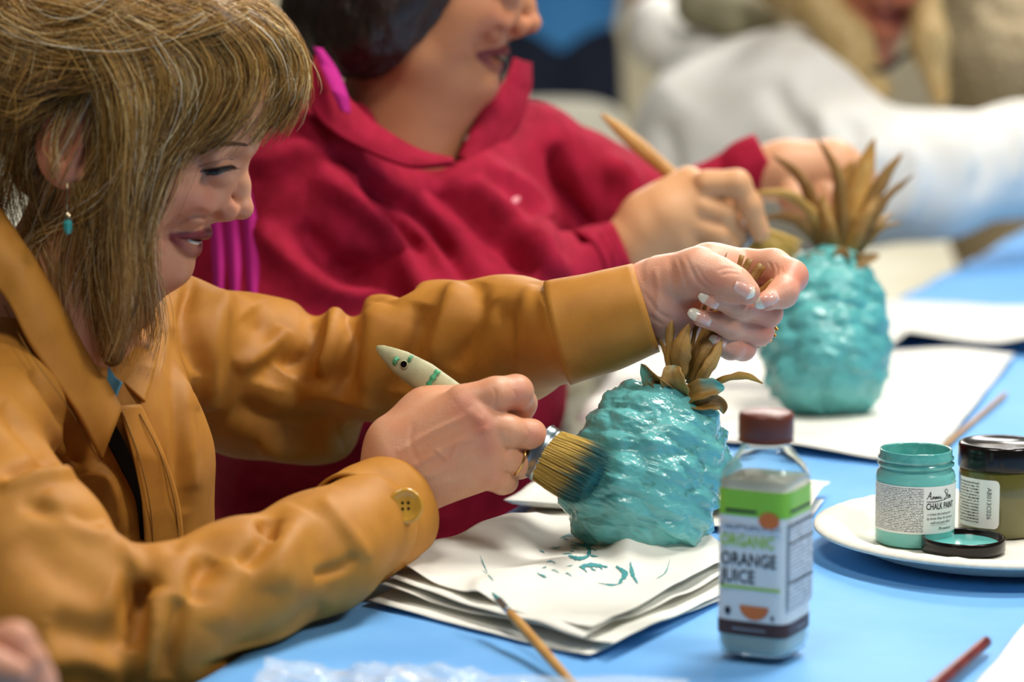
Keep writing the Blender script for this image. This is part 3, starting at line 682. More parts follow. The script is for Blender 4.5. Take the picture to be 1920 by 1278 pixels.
LV = [([(1253, 700, zl-.012), (1254, 660, zl-.014), (1256, 615, zl-.014), (1258, 567, zl-.012)], 15, .3, .35, 'b08a4c', None),
      ([(1252, 690, zl-.006), (1245, 655, zl-.004), (1232, 631, zl-.002)], 9, .5, .3, 'a8824a', None),
      ([(1276, 705, zl-.018), (1274, 672, zl-.022), (1279, 640, zl-.022), (1292, 606, zl-.018)], 38, .15, .2, 'a07c42', None),
      ([(1288, 712, zl-.006), (1305, 660, zl-.010), (1335, 600, zl-.004), (1378, 535, zl+.002), (1404, 484, zl+.004)], 27, .5, .3, '96733a', None),
      ([(1296, 722, zl-.012), (1322, 668, zl-.018), (1348, 615, zl-.008), (1395, 545, zl), (1431, 497, zl+.002)], 30, -.2, .3, '8c6a34', None),
      ([(1306, 724, zl-.018), (1326, 694, zl-.024), (1343, 664, zl-.02), (1354, 628, zl-.012)], 25, -.3, .25, 'a88347', None),
      ([(1288, 680, zl), (1303, 618, zl+.002), (1321, 572, zl+.002), (1340, 520, zl+.01), (1363, 473, zl+.014)], 14, .9, .25, '7d5e2e', None),
      ([(1300, 690, zl+.01), (1330, 620, zl+.012), (1370, 540, zl+.012), (1391, 478, zl+.012)], 20, .4, .3, 'a27d44', None),
      ([(1310, 715, zl+.004), (1350, 640, zl+.004), (1405, 560, zl+.002), (1449, 524, zl-.004)], 18, .8, .3, '9a763e', None),
      ([(1320, 727, zl-.008), (1362, 707, zl-.012), (1402, 703, zl-.012), (1430, 719, zl-.012)], 15, .5, .35, 'a8843f', None),
      ([(1272, 742, zl-.020), (1248, 728, zl-.030), (1222, 706, zl-.032), (1202, 682, zl-.026)], 46, .7, -.3, '9c7a40', ('62bcb8', .80)),
      ([(1278, 745, zl-.026), (1268, 722, zl-.038), (1262, 700, zl-.040), (1266, 684, zl-.036)], 48, .35, -.25, 'a5834a', ('5ab5ae', .72)),
      ([(1282, 745, zl-.026), (1310, 734, zl-.036), (1335, 728, zl-.036), (1357, 727, zl-.032)], 40, .35, -.3, '96743a', ('4fb0b4', .55)),
      ([(1272, 742, zl-.018), (1305, 757, zl-.036), (1335, 757, zl-.036), (1352, 760, zl-.034), (1357, 775, zl-.032)], 30, .4, -.35, '8f6c34', ('55b4ae', .80)),
      ([(1268, 735, zl-.010), (1236, 722, zl-.030), (1215, 712, zl-.034)], 30, -.4, -.25, '8f6c34', ('62bcb8', .7))]
for i, (p_, w_, ro, cu, c_, tp) in enumerate(LV): leaf(pine1, p_, w_, ro, cu, c_, tp, seed=i*3, blunt=.72 if i in (3, 4, 7, 8) else 0)
# ------------------------------------------------------------------ far pineapple
z2 = proj(on(1548, 776))[2]
b2 = on(1548, 775, TABLE+.012); top2 = P(1550, 478, z2+.012)
pine2 = pineapple('pineapple', b2, top2-b2, .0635, float(np.linalg.norm(top2-b2)), 'finished turquoise pineapple standing on the far white sheet', 8, 'teal2', .0065, colv='58a9a8')
zt = z2+.012
LF = [([(1566, 490, zt-.02), (1572, 420, zt-.03), (1566, 330, zt-.035), (1533, 258, zt-.03)], 30, .7, .3, '8a6a38'),
      ([(1582, 488, zt-.01), (1596, 400, zt-.012), (1618, 320, zt-.012), (1640, 258, zt-.01)], 44, .2, .25, 'b0894a'),
      ([(1590, 488, zt-.018), (1620, 400, zt-.02), (1655, 330, zt-.02), (1692, 286, zt-.02)], 32, .5, .3, '8f6f3e'),
      ([(1598, 488, zt-.02), (1625, 420, zt-.03), (1662, 365, zt-.03), (1713, 326, zt-.03)], 25, .7, .35, '7d6034'),
      ([(1600, 488, zt-.01), (1625, 450, zt-.02), (1650, 425, zt-.025), (1690, 418, zt-.025)], 16, .6, .35, '94733c'),
      ([(1602, 480, zt+.01), (1630, 430, zt+.01), (1675, 398, zt+.02)], 18, .4, .3, 'a27e46'),
      ([(1560, 490, zt-.02), (1530, 420, zt-.035), (1480, 370, zt-.04), (1408, 360, zt-.04)], 26, .6, .3, 'b5924e'),
      ([(1555, 488, zt-.01), (1525, 410, zt-.02), (1500, 340, zt-.022), (1446, 288, zt-.02)], 34, .7, .3, '8e6a3a'),
      ([(1552, 490, zt-.015), (1520, 440, zt-.03), (1480, 410, zt-.035), (1424, 410, zt-.03)], 26, .4, .3, '8a6838'),
      ([(1575, 488, zt), (1582, 400, zt+.005), (1590, 340, zt+.005), (1600, 300, zt+.005)], 46, -.3, .25, 'a88044'),
      ([(1568, 488, zt-.03), (1555, 440, zt-.045), (1545, 400, zt-.045), (1540, 360, zt-.04)], 30, .3, .25, '94713a'),
      ([(1585, 490, zt-.03), (1605, 440, zt-.04), (1625, 400, zt-.04), (1648, 370, zt-.035)], 30, .2, .25, '9a763e'),
      ([(1570, 492, zt-.04), (1540, 488, zt-.055), (1510, 478, zt-.055)], 30, -.5, -.25, '7c6030'),
      ([(1580, 492, zt-.04), (1610, 492, zt-.055), (1650, 478, zt-.05)], 30, .5, -.25, '7c6030'),
      ([(1575, 492, zt-.04), (1578, 480, zt-.06), (1582, 462, zt-.06)], 36, 0, -.25, '86683a')]
for i, (p_, w_, ro, cu, c_) in enumerate(LF): leaf(pine2, p_, w_, ro, cu, c_, None, seed=100+i*3)
# ------------------------------------------------------------------ paint brushes
def paint_brush(name, tipp, neck, fer, end, hw, fw, label, handle, deep=.62, bl_spread=1.12, seed=0, wet=True, nb=1100, green=False):
    """tipp: free end of the handle, neck: where it enters the ferrule, fer: ferrule end, end: bristle end (world points); hw, fw half widths in metres"""
    ax = unit(fer-neck); vd = unit(neck-CAM); sd = unit(np.cross(ax, vd)); dp = np.cross(sd, ax)
    t = empty(name, neck, label, 'brush')
    n = 40; tt = np.linspace(0, 1, n); C = tipp+(neck-tipp)*tt[:, None]
    r = hw*np.interp(tt, [0, .02, .06, .15, .3, .5, .75, 1], [.12, .3, .48, .8, 1, .86, .66, .8])
    V, Fc = tube(C, r, 20, squash=(dp, .55)); mesh('handle', V, Fc, M[handle], t)
    if green:
        for f_, s_, w_, ll in ((.36, .15, .004, .010), (.14, -.1, .003, .004), (.20, .5, .002, .003)):
            p0 = tipp+(neck-tipp)*f_; mb = MB(); q = []
            for a in np.linspace(-1, 1, 9):
                for b in (-1, 1): q.append(p0+sd*hw*.80*a*(.9 if ll > .005 else .35)+sd*s_*hw-dp*(hw*.55*math.sqrt(max(.05, 1-(a*.72)**2))+.0004)+ax*b*w_*.5*(1+.4*math.sin(a*9)))
            mesh('paint_smear', q, gridfaces(9, 2), M['paint_green'], t, thick=.0004)
        p0 = tipp+(neck-tipp)*.19-dp*hw*.5
        V, Fc = lathe([(.0026, .0008), (.0034, .0004), (.0034, -.001)], 20, p0, -dp); mesh('hole_rim', V, Fc, M[handle], t)
        V, Fc = lathe([(.0004, .0006), (.0026, .0007)], 20, p0, -dp); mesh('hanging_hole', V, Fc, M['dark'], t)
    L0 = np.linalg.norm(fer-neck); prof = [(.0, .55), (.06, .93), (.2, 1), (.28, .97), (.5, .985), (.72, .97), (.8, 1), (.94, .985), (1, .95)]
    C = np.array([neck+(fer-neck)*a for a, _ in prof]); V, Fc = tube(C, [fw*b for _, b in prof], 40, squash=(dp, deep)); mesh('ferrule', V, Fc, M['ferrule'], t)
    mb = MB(); r_ = np.random.default_rng(seed); Lb = np.linalg.norm(end-fer)
    bax = unit(end-fer)
    for i in range(nb):
        a = r_.uniform(0, 2*np.pi); q = math.sqrt(r_.uniform(.25 if i % 3 else .8, 1)); x, y = q*math.cos(a), q*math.sin(a)
        L = Lb*(1+.06*r_.normal()-.13*abs(x)**2); s0 = fer-ax*.004+sd*x*fw*.94+dp*y*fw*deep*.94
        s1 = s0+bax*L+sd*x*fw*(bl_spread-1)*(1+.3*r_.normal())+dp*y*fw*.12+r_.normal(0, .0006, 3)
        mid = (s0+s1)/2+sd*x*fw*.05
        C = spline([s0, mid, s1], 6); rad = np.array([.00033, .00033, .0003, .00026, .0002, .00008])
        V, Fc = tube(C, rad, 3, cap=False)
        c0 = np.array(lin('c9a955'))*(1+.22*r_.normal()); ts = np.repeat(np.linspace(0, 1, 6), 3)
        k = (sstep(.56, .82, ts+.08*r_.normal()) if wet else np.zeros(18))[:, None]
        mb.add(V, Fc, np.clip(c0*(1-k)+np.array(lin('1f6a70'))*k, 0, 1))
    V, Fc = tube([fer-ax*.004, fer+bax*Lb*.35, fer+bax*Lb*.8], [fw*.86, fw*.9, fw*.8], 24, squash=(dp, deep)); 
    kk = np.repeat(np.array([0, 0, 1.0 if wet else 0]), 24)[:, None]; mb.add(V, Fc, np.array(lin('a88a40'))*(1-kk)+np.array(lin('1c5f66'))*kk)
    o = mb.build('bristles', M['bristle'], t); o['kind'] = 'stuff'; return t
zb = zc-.045
paint_brush('paint_brush', P(706, 650, zb+.05), P(1004, 840, zb+.012), P(1029, 856, zb+.008), P(1126, 904, zb-.022), .0118, .0222,
            'thick round paint brush in the near right hand, bristles on the wet pineapple', 'handle_p', seed=4, green=True)
# ================================================================== woman in the mustard jacket
SK = np.array(lin('d49b76')); SKR = np.array(lin('cf7f66')); SKL = np.array(lin('e6bb9a'))
HZ = 2.09
YAW = math.radians(-4.6); PT = math.radians(24)
hf0 = np.array([math.cos(YAW), math.sin(YAW), 0]); HL = np.array([-hf0[1], hf0[0], 0])
HF = hf0*math.cos(PT)+np.array([0, 0, -math.sin(PT)]); HU = hf0*math.sin(PT)+np.array([0, 0, math.cos(PT)])
HO = P(300, 330, HZ); HR = np.stack([HF, HL, HU], 1)
def Lc(px, py, lat=0):
    """pixel on the plane lat mm left of the face's middle plane -> head coordinates (forward, left, up)"""
    d = ray(px, py); t = ((HO+HL*lat*.001-CAM)@HL)/(d@HL); return (CAM+t*d-HO)@HR
pxm = HZ/F
class World:
    """head-space sdf seen from world space"""
    def __init__(s, g): s.g = g
    def __call__(s, X): return s.g((X-HO)@HR)
def build_head():
    g = SDF()
    c = Lc(245, 150); g.ell(c, (.0945, .076, .090))
    def both(fn):
        for s in (1, -1): fn(s)
    def Lm(px, py, lat, s):
        p = Lc(px, py, -lat).copy(); p[1] = -abs(lat)*.001 if s < 0 else abs(lat)*.001; return p
    g.ell(Lc(440, 200), (.024, .052, .040), k=.03)                                     # forehead
    g.ell(Lc(300, 328), (.042, .052, .055), k=.02)                                     # mid face
    g.ell(Lc(341, 408), (.0205, .030, .024), k=.014)                                   # muzzle
    both(lambda s: g.cone(Lm(444, 272, 8, s), Lm(404, 290, 42, s), .0095, .008, k=.012))   # brow
    both(lambda s: g.ell(Lm(364, 378, 31, s), (.0165, .014, .016), k=.014))             # cheek
    both(lambda s: g.ell(Lm(305, 335, 43, s), (.028, .014, .018), k=.018))              # cheek bone
    both(lambda s: g.ell(Lm(222, 375, 47, s), (.036, .017, .036), k=.02))              # side of the face
    both(lambda s: g.chain([(Lm(312, 498, 9, s), .0130), (Lm(250, 478, 30, s), .0135), (Lm(180, 425, 49, s), .0145), (Lm(160, 330, 57, s), .014)], k=.016))   # jaw
    g.ell(Lc(318, 499), (.0140, .019, .0120), k=.012)                                  # chin
    g.ell(Lc(225, 430), (.05, .040, .030), k=.02)                                      # floor of the mouth
    both(lambda s: g.ell(Lm(444, 318, 34, s), (.012, .015, .009), k=.012, op='s'))     # eye sockets
    both(lambda s: g.ell(Lm(403, 319, 31, s), (.0120, .0140, .0120), k=.004))          # lids over the eyeballs
    both(lambda s: g.ell(Lm(408, 350, 16, s), (.011, .010, .017), k=.014))             # beside the nose
    # nose
    g.chain([(Lc(442, 280), .0070), (Lc(444, 303), .0060), (Lc(450, 345), .0066), (Lc(454, 386), .0076)], k=.007)
    g.ell(Lc(452, 391), (.0088, .0090, .0078), k=.004)
    both(lambda s: g.ell(Lm(419, 391, 13.0, s), (.0115, .0062, .0092), k=.004))
    g.cone(Lc(428, 402), Lc(400, 402), .0052, .006, k=.005)
    both(lambda s: g.ell(Lm(432, 413, 6.5, s), (.0060, .0030, .0034), k=.002, op='s'))
    # mouth, laid on the face as it stands
    hd = World(g)
    def surf(px, py, off=0.0):
        z = cast(hd, [px], [py], 1.95, 2.25)[0]
        if np.isnan(z): return Lc(px, py)
        return (P(px, py, z+off)-HO)@HR
    def both_chain(L, k, op='u'):
        g.chain(L, k=k, op=op); g.chain([(np.array([p_[0], -p_[1], p_[2]]), r) for p_, r in L], k=k, op=op)
    global LIP_U, LIP_L, MOUTH
    LIP_U = [(Lc(386, 437), .0042), (surf(374, 437, .0025), .0038), (surf(350, 438, .002), .0030), (surf(321, 437, .002), .0022)]
    LIP_L = [(Lc(362, 466), .0062), (surf(350, 466, .004), .0058), (surf(336, 456, .003), .0042), (surf(321, 441, .002), .0022)]
    slot = [(Lc(372, 451), .0050), (surf(358, 451, .002), .0050), (surf(340, 446, .001), .0036), (surf(322, 439, .001), .0014)]
    MOUTH = slot
    fo = [(surf(402, 403, .0008), .0016), (surf(370, 404, 0), .0018), (surf(336, 414, 0), .0018), (surf(312, 430, .0005), .0014), (surf(303, 452, .001), .001)]
    cr = [(Lc(353, 491), .0025), (surf(338, 492), .002)]
    both_chain(slot, .003, 's'); g.ell(Lc(340, 451), (.018, .020, .006), k=.002, op='s')
    dense = lambda L: [(p_, r_) for p_, r_ in zip(spline([q_[0] for q_ in L], 10), np.interp(np.linspace(0, 1, 10), np.linspace(0, 1, len(L)), [q_[1] for q_ in L]))]
    both_chain(dense(LIP_U), .0026); both_chain(dense(LIP_L), .0026); both_chain(fo, .007, 's')
    # neck
    g.chain([(Lc(190, 400), .050), (Lc(150, 520), .050), (Lc(100, 640), .048), (Lc(70, 740), .05)], k=.03)
    # ears
    for s in (1, -1):
        e = SDF(); er = Lm(112, 262, 75, s); tilt = .25
        Rm = np.array([[math.cos(tilt), 0, -math.sin(tilt)], [0, 1, 0], [math.sin(tilt), 0, math.cos(tilt)]])
        e.ell(er, (.0175, .0060, .0310), R=Rm); e.ell(er+np.array([.004, s*.006, .002]), (.0105, .0050, .0190), R=Rm, k=.003, op='s')
        e.ell(Lm(122, 330, 73, s), (.0085, .0045, .0100), k=.006); e.ell(Lm(140, 285, 72, s), (.005, .005, .007), k=.004)
        g.group(e, k=.006)
    return g
headL = build_head()
head = World(headL)
def paint_skin(V, base=SK):
    c = np.tile(base, (len(V), 1))*(1+.05*fbm(V, 40, 3, 77))[:, None]; return c
def blob(c, X, p, r, col, a):
    d = np.linalg.norm((X-p)/np.asarray(r), axis=1); k = (a*np.exp(-d*d))[:, None]; return c*(1-k)+np.asarray(col)*k
hv, hq = remesh(headL, (-.19, -.092, -.20), (.095, .092, .15), .00150)
hc = paint_skin(hv)
for s in (1, -1):
    def q(px, py, lat): p = Lc(px, py, -lat).copy(); p[1] = s*lat*.001; return p
    hc = blob(hc, hv, q(362, 372, 40), (.026, .020, .022), lin('cc7f68'), .55)
    hc = blob(hc, hv, q(112, 262, 76), (.02, .012, .03), lin('c4624a'), .75)
    hc = blob(hc, hv, q(418, 394, 13), (.011, .008, .010), lin('d0745c'), .5)
    hc = blob(hc, hv, q(408, 306, 31), (.017, .018, .006), lin('a87660'), .5)
    hc = blob(hc, hv, q(398, 334, 31), (.014, .016, .004), lin('b98468'), .35)
hc = blob(hc, hv, Lc(455, 392), (.010, .010, .010), lin('d8826a'), .4)
hc = blob(hc, hv, Lc(330, 500), (.016, .02, .016), lin('cd8468'), .35)
lipc = np.array(lin('7e2c34'))
lp = spline([q_[0] for q_ in LIP_U], 40); lq = spline([q_[0] for q_ in LIP_L], 40)
am = hv*np.array([1, -1, 1])*np.where(hv[:, 1:2] > 0, 1, -1)*np.array([1, 1, 1]); am = np.stack([hv[:, 0], -np.abs(hv[:, 1]), hv[:, 2]], -1)
d1 = np.min(np.linalg.norm(am[:, None]-lp[None], axis=2)-np.linspace(.0042, .0032, 40), axis=1); d2 = np.min(np.linalg.norm(am[:, None]-lq[None], axis=2)-np.linspace(.0064, .0036, 40), axis=1)
kk = sstep(.0018, .0004, np.minimum(d1, d2))[:, None]; hc = hc*(1-kk)+lipc*kk
mk = np.exp(-(np.linalg.norm((hv-Lc(348, 452))/np.array([.012, .020, .004]), axis=1))**4)[:, None]*(1-kk)*.85; hc = hc*(1-mk)+np.array(lin('3a1614'))*mk
hvw = hv@HR.T+HO
hvw = fold(hvw, vnormals(hvw, hq), [([(372, 328), (354, 338), (340, 352)], 2.6, -.5), ([(372, 322), (350, 326), (334, 334)], 2.6, -.5), ([(376, 334), (362, 346), (352, 360)], 2.6, -.4), ([(380, 340), (400, 346), (424, 338)], 3, -.5), ([(382, 352), (402, 358), (424, 348)], 3, -.3), ([(402, 398), (376, 402), (340, 414), (312, 436)], 5, -.9), ([(306, 440), (300, 462), (306, 485)], 4, -.6)])
# ------------------------------------------------------------------ hands
def cone_chain(g, pts, k=.006, z0=0):
    g.chain([(P(x, y, z0+dz*.001), r*(z0)/F) for x, y, dz, r in pts], k=k)
ZR = zb+.004
def right_hand():
    g = SDF()
    q = lambda x, y, dz, r: (x, y, dz, r)
    palm = SDF()
    cone_chain(palm, [(690, 945, 14, 52), (735, 905, 6, 58)], .02, ZR)
    cone_chain(palm, [(745, 845, 2, 50), (868, 758, -8, 37)], .02, ZR)
    cone_chain(palm, [(752, 868, 0, 50), (903, 797, -13, 35)], .02, ZR)
    cone_chain(palm, [(758, 895, 2, 48), (914, 842, -9, 34)], .02, ZR)
    cone_chain(palm, [(768, 922, 6, 40), (914, 886, -1, 31)], .02, ZR)
    cone_chain(palm, [(740, 822, 14, 44), (800, 775, 22, 40), (880, 752, 26, 34)], .02, ZR)
    g.group(palm, k=.01)
    for pts in ([(868, 756, -8, 36), (930, 740, -8, 32), (968, 734, 0, 30), (978, 756, 26, 27), (965, 800, 40, 24)],
                [(903, 797, -13, 34), (950, 807, -11, 29), (996, 814, -1, 26), (1002, 832, 20, 23), (985, 856, 36, 21)],
                [(914, 842, -9, 31), (945, 854, -5, 25), (976, 866, 4, 22), (978, 874, 20, 20), (955, 888, 32, 18)],
                [(914, 886, -1, 29), (934, 895, 2, 24), (948, 902, 10, 21), (942, 906, 26, 19), (920, 905, 34, 17)],
                [(840, 765, 30, 32), (905, 775, 44, 28), (965, 812, 48, 25), (1000, 838, 46, 22)]):
        f_ = SDF(); cone_chain(f_, pts, .006, ZR); g.group(f_, k=.0016)
    return g
ZL = zl+.004
def left_hand():
    g = SDF(); palm = SDF()
    cone_chain(palm, [(1165, 572, 12, 50), (1215, 562, 8, 55), (1250, 555, 4, 55)], .02, ZL)
    cone_chain(palm, [(1245, 545, 6, 55), (1330, 505, 30, 40), (1398, 502, 36, 37)], .02, ZL)
    cone_chain(palm, [(1250, 565, 14, 50), (1330, 540, 40, 40), (1405, 545, 44, 34)], .02, ZL)
    cone_chain(palm, [(1250, 585, 14, 42), (1320, 580, 42, 34), (1395, 588, 46, 30)], .02, ZL)
    cone_chain(palm, [(1248, 592, 8, 36), (1300, 600, 36, 26), (1372, 622, 44, 26)], .02, ZL)
    g.group(palm, k=.01)
    for pts in ([(1398, 500, 36, 36), (1450, 500, 22, 31), (1483, 518, 6, 29), (1468, 549, -16, 25), (1438, 564, -28, 19)],
                [(1405, 545, 44, 30), (1440, 570, 26, 25), (1440, 586, 4, 24), (1388, 574, -20, 22), (1340, 561, -30, 17)],
                [(1395, 588, 46, 28), (1428, 605, 28, 24), (1424, 622, 8, 23), (1370, 609, -15, 22), (1314, 596, -26, 16)],
                [(1372, 622, 44, 24), (1398, 640, 26, 21), (1393, 652, 10, 21), (1370, 651, -5, 20), (1342, 643, -13, 15)],
                [(1245, 532, -2, 56), (1310, 510, -20, 44), (1348, 519, -30, 33), (1378, 533, -36, 29), (1402, 548, -40, 23)]):
        f_ = SDF(); cone_chain(f_, pts, .008, ZL); g.group(f_, k=.0014)
    return g
rh, lh = right_hand(), left_hand()
def bounds(g, pad=.01):
    lo = np.full(3, 1e9); hi = -lo
    for t, op, k, q, c, R in g.ops:
        if t == 'g': a, b = bounds(q, 0)
        elif c is not None and op == 'u': a, b = c-R, c+R
        else: continue
        lo = np.minimum(lo, a); hi = np.maximum(hi, b)
    return lo-pad, hi+pad
rv, rq = remesh(rh, *bounds(rh), .00125); lv, lq_ = remesh(lh, *bounds(lh), .00125)
rv = relax(rv, rq, 1); lv = relax(lv, lq_, 1)
rn = vnormals(rv, rq); ln = vnormals(lv, lq_)
# tendons, knuckle creases and veins as relief
rv = fold(rv, rn, [([(745, 850), (800, 815), (885, 775)], 6, .9), ([(760, 880), (820, 850), (900, 805)], 6, 1.0), ([(770, 905), (835, 880), (905, 848)], 6, .8),
                   ([(780, 900), (840, 862), (862, 830), (900, 822)], 4, .8), ([(775, 930), (830, 905), (880, 890)], 5, .6), ([(815, 840), (840, 862)], 4, .6),
                   ([(925, 762), (930, 745), (925, 725)], 3, -.5), ([(962, 730), (968, 745), (962, 762)], 3, -.4), ([(985, 800), (992, 815), (985, 830)], 3, -.4),
                   ([(775, 790), (770, 830), (790, 880)], 6, -.4), ([(880, 765), (890, 780), (905, 788)], 9, .8), ([(905, 800), (912, 812)], 9, .8)])
lv = fold(lv, ln, [([(1345, 508), (1362, 502), (1385, 505)], 3, -.6), ([(1350, 516), (1368, 512), (1388, 514)], 3, -.5), ([(1295, 500), (1310, 530), (1335, 545)], 4, -.8), ([(1305, 498), (1322, 525), (1340, 540)], 3, -.5),
                   ([(1255, 480), (1262, 520), (1258, 560)], 8, -.7), ([(1228, 500), (1235, 550), (1230, 600)], 6, .7), ([(1270, 480), (1280, 510), (1290, 540)], 4, -.5), ([(1285, 478), (1296, 505), (1310, 530)], 4, -.4),
                   ([(1440, 490), (1448, 505), (1445, 520)], 3, -.6), ([(1452, 492), (1458, 506), (1455, 522)], 3, -.5), ([(1464, 500), (1468, 512)], 3, -.4),
                   ([(1205, 545), (1235, 585), (1262, 600)], 4, -.6), ([(1215, 590), (1245, 610)], 4, -.5)])
def tint(V, base, spots):
    c = paint_skin(V, base); pr = proj(V)
    for x, y, r, col, a in spots:
        k = (a*np.exp(-((pr[:, 0]-x)**2+(pr[:, 1]-y)**2)/r**2))[:, None]; c = c*(1-k)+np.array(lin(col))*k
    return c
rc = tint(rv, np.array(lin('d49c78')), [(905, 800, 28, 'b85a4e', .55), (870, 755, 30, 'c46e5c', .4), (915, 840, 22, 'c06a5c', .4), (980, 735, 22, 'd8826e', .5), (1005, 815, 22, 'd67f6c', .5), (925, 890, 24, 'c87c68', .4), (965, 760, 16, 'c06450', .4), (860, 860, 40, 'b98874', .25)])
lc_ = tint(lv, np.array(lin('dca588')), [(1500, 520, 28, 'd8806c', .6), (1445, 590, 30, 'd47a66', .5), (1430, 620, 28, 'd47a66', .5), (1395, 655, 24, 'd88470', .5), (1400, 560, 20, 'd88474', .4), (1350, 525, 26, 'd9907a', .4), (1275, 590, 30, 'cc7c68', .5), (1320, 540, 24, 'c97a66', .35), (1340, 610, 20, 'd88c76', .4)])
# hidden core (torso and arms) so that the body is one figure
core = SDF(); nb_ = P(120, 640, 2.13); chest = P(90, 900, 2.16); hip = P(40, 1330, 2.25)
RS, RE = P(0, 850, 1.99), P(120, 1195, 1.89); LS, LE = P(300, 660, 2.29), P(590, 735, 2.38)
core.chain([(nb_+FWD*.02, .035), (chest+FWD*.03, .055), (hip, .08)], k=.03); core.chain([(nb_+FWD*.04, .025), (RS+FWD*.03, .022), (RE, .025), (P(690, 965, ZR+.01), .016)], k=.01); core.chain([(nb_+FWD*.02, .03), (LS, .03), (LE, .025), (P(1180, 575, ZL+.012), .016)], k=.01)
cv, cq = remesh(core, *bounds(core, .02), .008)
w1 = empty('person', P(60, 1330, 2.2)*np.array([1, 1, 0]), 'woman with blonde hair and mustard jacket painting the near pineapple', 'person')
allV = [hvw, rv, lv, cv]; allQ = [hq, rq, lq_, cq]; off = np.cumsum([0]+[len(v) for v in allV[:-1]])
body1 = mesh('body', np.concatenate(allV), np.concatenate([q+o for q, o in zip(allQ, off)]), M['skin'], w1, col=np.clip(np.concatenate([hc, rc, lc_, np.tile(SK, (len(cv), 1))]), 0, 1))
# ------------------------------------------------------------------ nails
def nail(par, px, py, dirx, diry, ln_, wd, z0, sdf, tipf=.3, lift=.0006):
    """curved plate lying on the fingertip; centre pixel, direction to the tip, length and width in pixels"""
    d = unit([dirx, diry, 0])[:2]; s = np.array([-d[1], d[0]]); n, m = 12, 9
    u = np.linspace(-1, 1, n); v = np.linspace(-1, 1, m); X = []; C = []
    for a in u:
        wv = wd*(.92 if a < .4 else .92*math.sqrt(max(.08, 1-((a-.4)/.66)**2)))*(1 if a > -.75 else .8)
        for b in v:
            X.append((px+d[0]*a*ln_/2+s[0]*b*wv/2, py+d[1]*a*ln_/2+s[1]*b*wv/2, b)); C.append(lin('efe6d0') if a > 1-2*tipf else (lin('e3ab98') if a > -.7 else lin('ecc4b4')))
    X = np.array(X); z = cast(sdf, X[:, 0], X[:, 1], z0-.08, z0+.06).reshape(n, m)
    zf = fillnan(z[:, m//2], z0-.03)
    for i in range(n):
        if i > n//3 and (np.isnan(z[i, m//2]) or zf[i] > zf[i-1]+.0011): zf[i] = zf[i-1]+.0004
    Z = zf[:, None]+.0018*(np.linspace(-1, 1, m)**2)[None]*wd/20-lift
    return mesh('nail', np.array([P(x[0], x[1], zz) for x, zz in zip(X, Z.ravel())]), gridfaces(n, m)[:, ::-1], M['nail'], par, col=np.array(C), thick=.0006, offset=0)
nail(body1, 1396, 543, .78, .45, 42, 31, ZL, lh, .22)
nail(body1, 1437, 563, -.95, .38, 48, 26, ZL, lh, .33)
nail(body1, 1329, 562, -.85, -.52, 42, 24, ZL, lh, .42)
nail(body1, 1312, 594, -.88, -.45, 48, 24, ZL, lh, .42)
nail(body1, 1345, 640, -.9, -.35, 34, 22, ZL, lh, .38)
# ------------------------------------------------------------------ rings
def ring_obj(name, c, axis, r, tr, material, label=None, beads=0):
    ax = unit(axis); a0 = np.array([0, 0, 1.]) if abs(ax[2]) < .8 else np.array([1., 0, 0]); e_ = unit(np.cross(ax, a0)); g_ = np.cross(ax, e_)
    a = np.linspace(0, 2*np.pi, 41)[:-1]; C = c+r*(np.cos(a)[:, None]*e_+np.sin(a)[:, None]*g_)
    C2 = np.vstack([C, C[:1]]); V, Fc = tube(C2, tr, 8, cap=False); o = mesh(name, V, Fc, M[material], body1)
    if label: o['label'] = label
    for i in range(beads):
        p = c+(r+.0012)*(math.cos(i/beads*6.283)*e_+math.sin(i/beads*6.283)*g_)
        for s in (-1, 0, 1):
            V, Fc = lathe([(.0002, .0016), (.0011, .0011), (.0016, 0), (.0011, -.0011), (.0002, -.0016)], 8, p+ax*s*.0028, ax); mesh('bead', V, Fc, M['gold'], o)
ring_obj('finger_ring', P(972, 862, ZR+.004), P(990, 868, ZR)-P(960, 857, ZR-.004), .0116, .0011, 'gold', 'thin gold ring')
ring_obj('finger_ring', P(1424, 616, ZL+.018), P(1430, 600, ZL+.03)-P(1424, 640, ZL+.012)+np.array([-.01, 0, -.008]), .0125, .0012, 'gold', 'beaded gold ring', 16)
# ------------------------------------------------------------------ eye, lashes, brow, teeth
def hugging(px, py, off, sdf=head, z0=1.95, z1=2.25): 
    z = cast(sdf, px, py, z0, z1); z = fillnan(z, HZ-.03); return np.array([P(x, y, zz-off) for x, y, zz in zip(px, py, z)])
xs = np.linspace(376, 436, 16); upl = np.interp(xs, [376, 385, 401, 420, 437], [321, 319.5, 316.5, 312.5, 310]); low = np.interp(xs, [376, 388, 400, 412, 425, 437], [322, 327, 329, 327, 320, 311])
X = np.concatenate([hugging(xs, upl*(1-a)+low*a, .0004) for a in (0, .35, .7, 1)]); cc = []
for a in (0, .35, .7, 1):
    for x in xs: cc.append(lin('2c2622') if 388 < x < 412 else lin('8d837c'))
eye = mesh('eye', X, gridfaces(4, 16), M['eye'], body1, col=np.array(cc), thick=.0003)
V, Fc = tube(hugging(xs, upl, .0008), np.interp(xs, [376, 400, 437], [.0004, .0008, .0006]), 6); mesh('lash_line', V, Fc, M['lash'], body1)
la = MB()
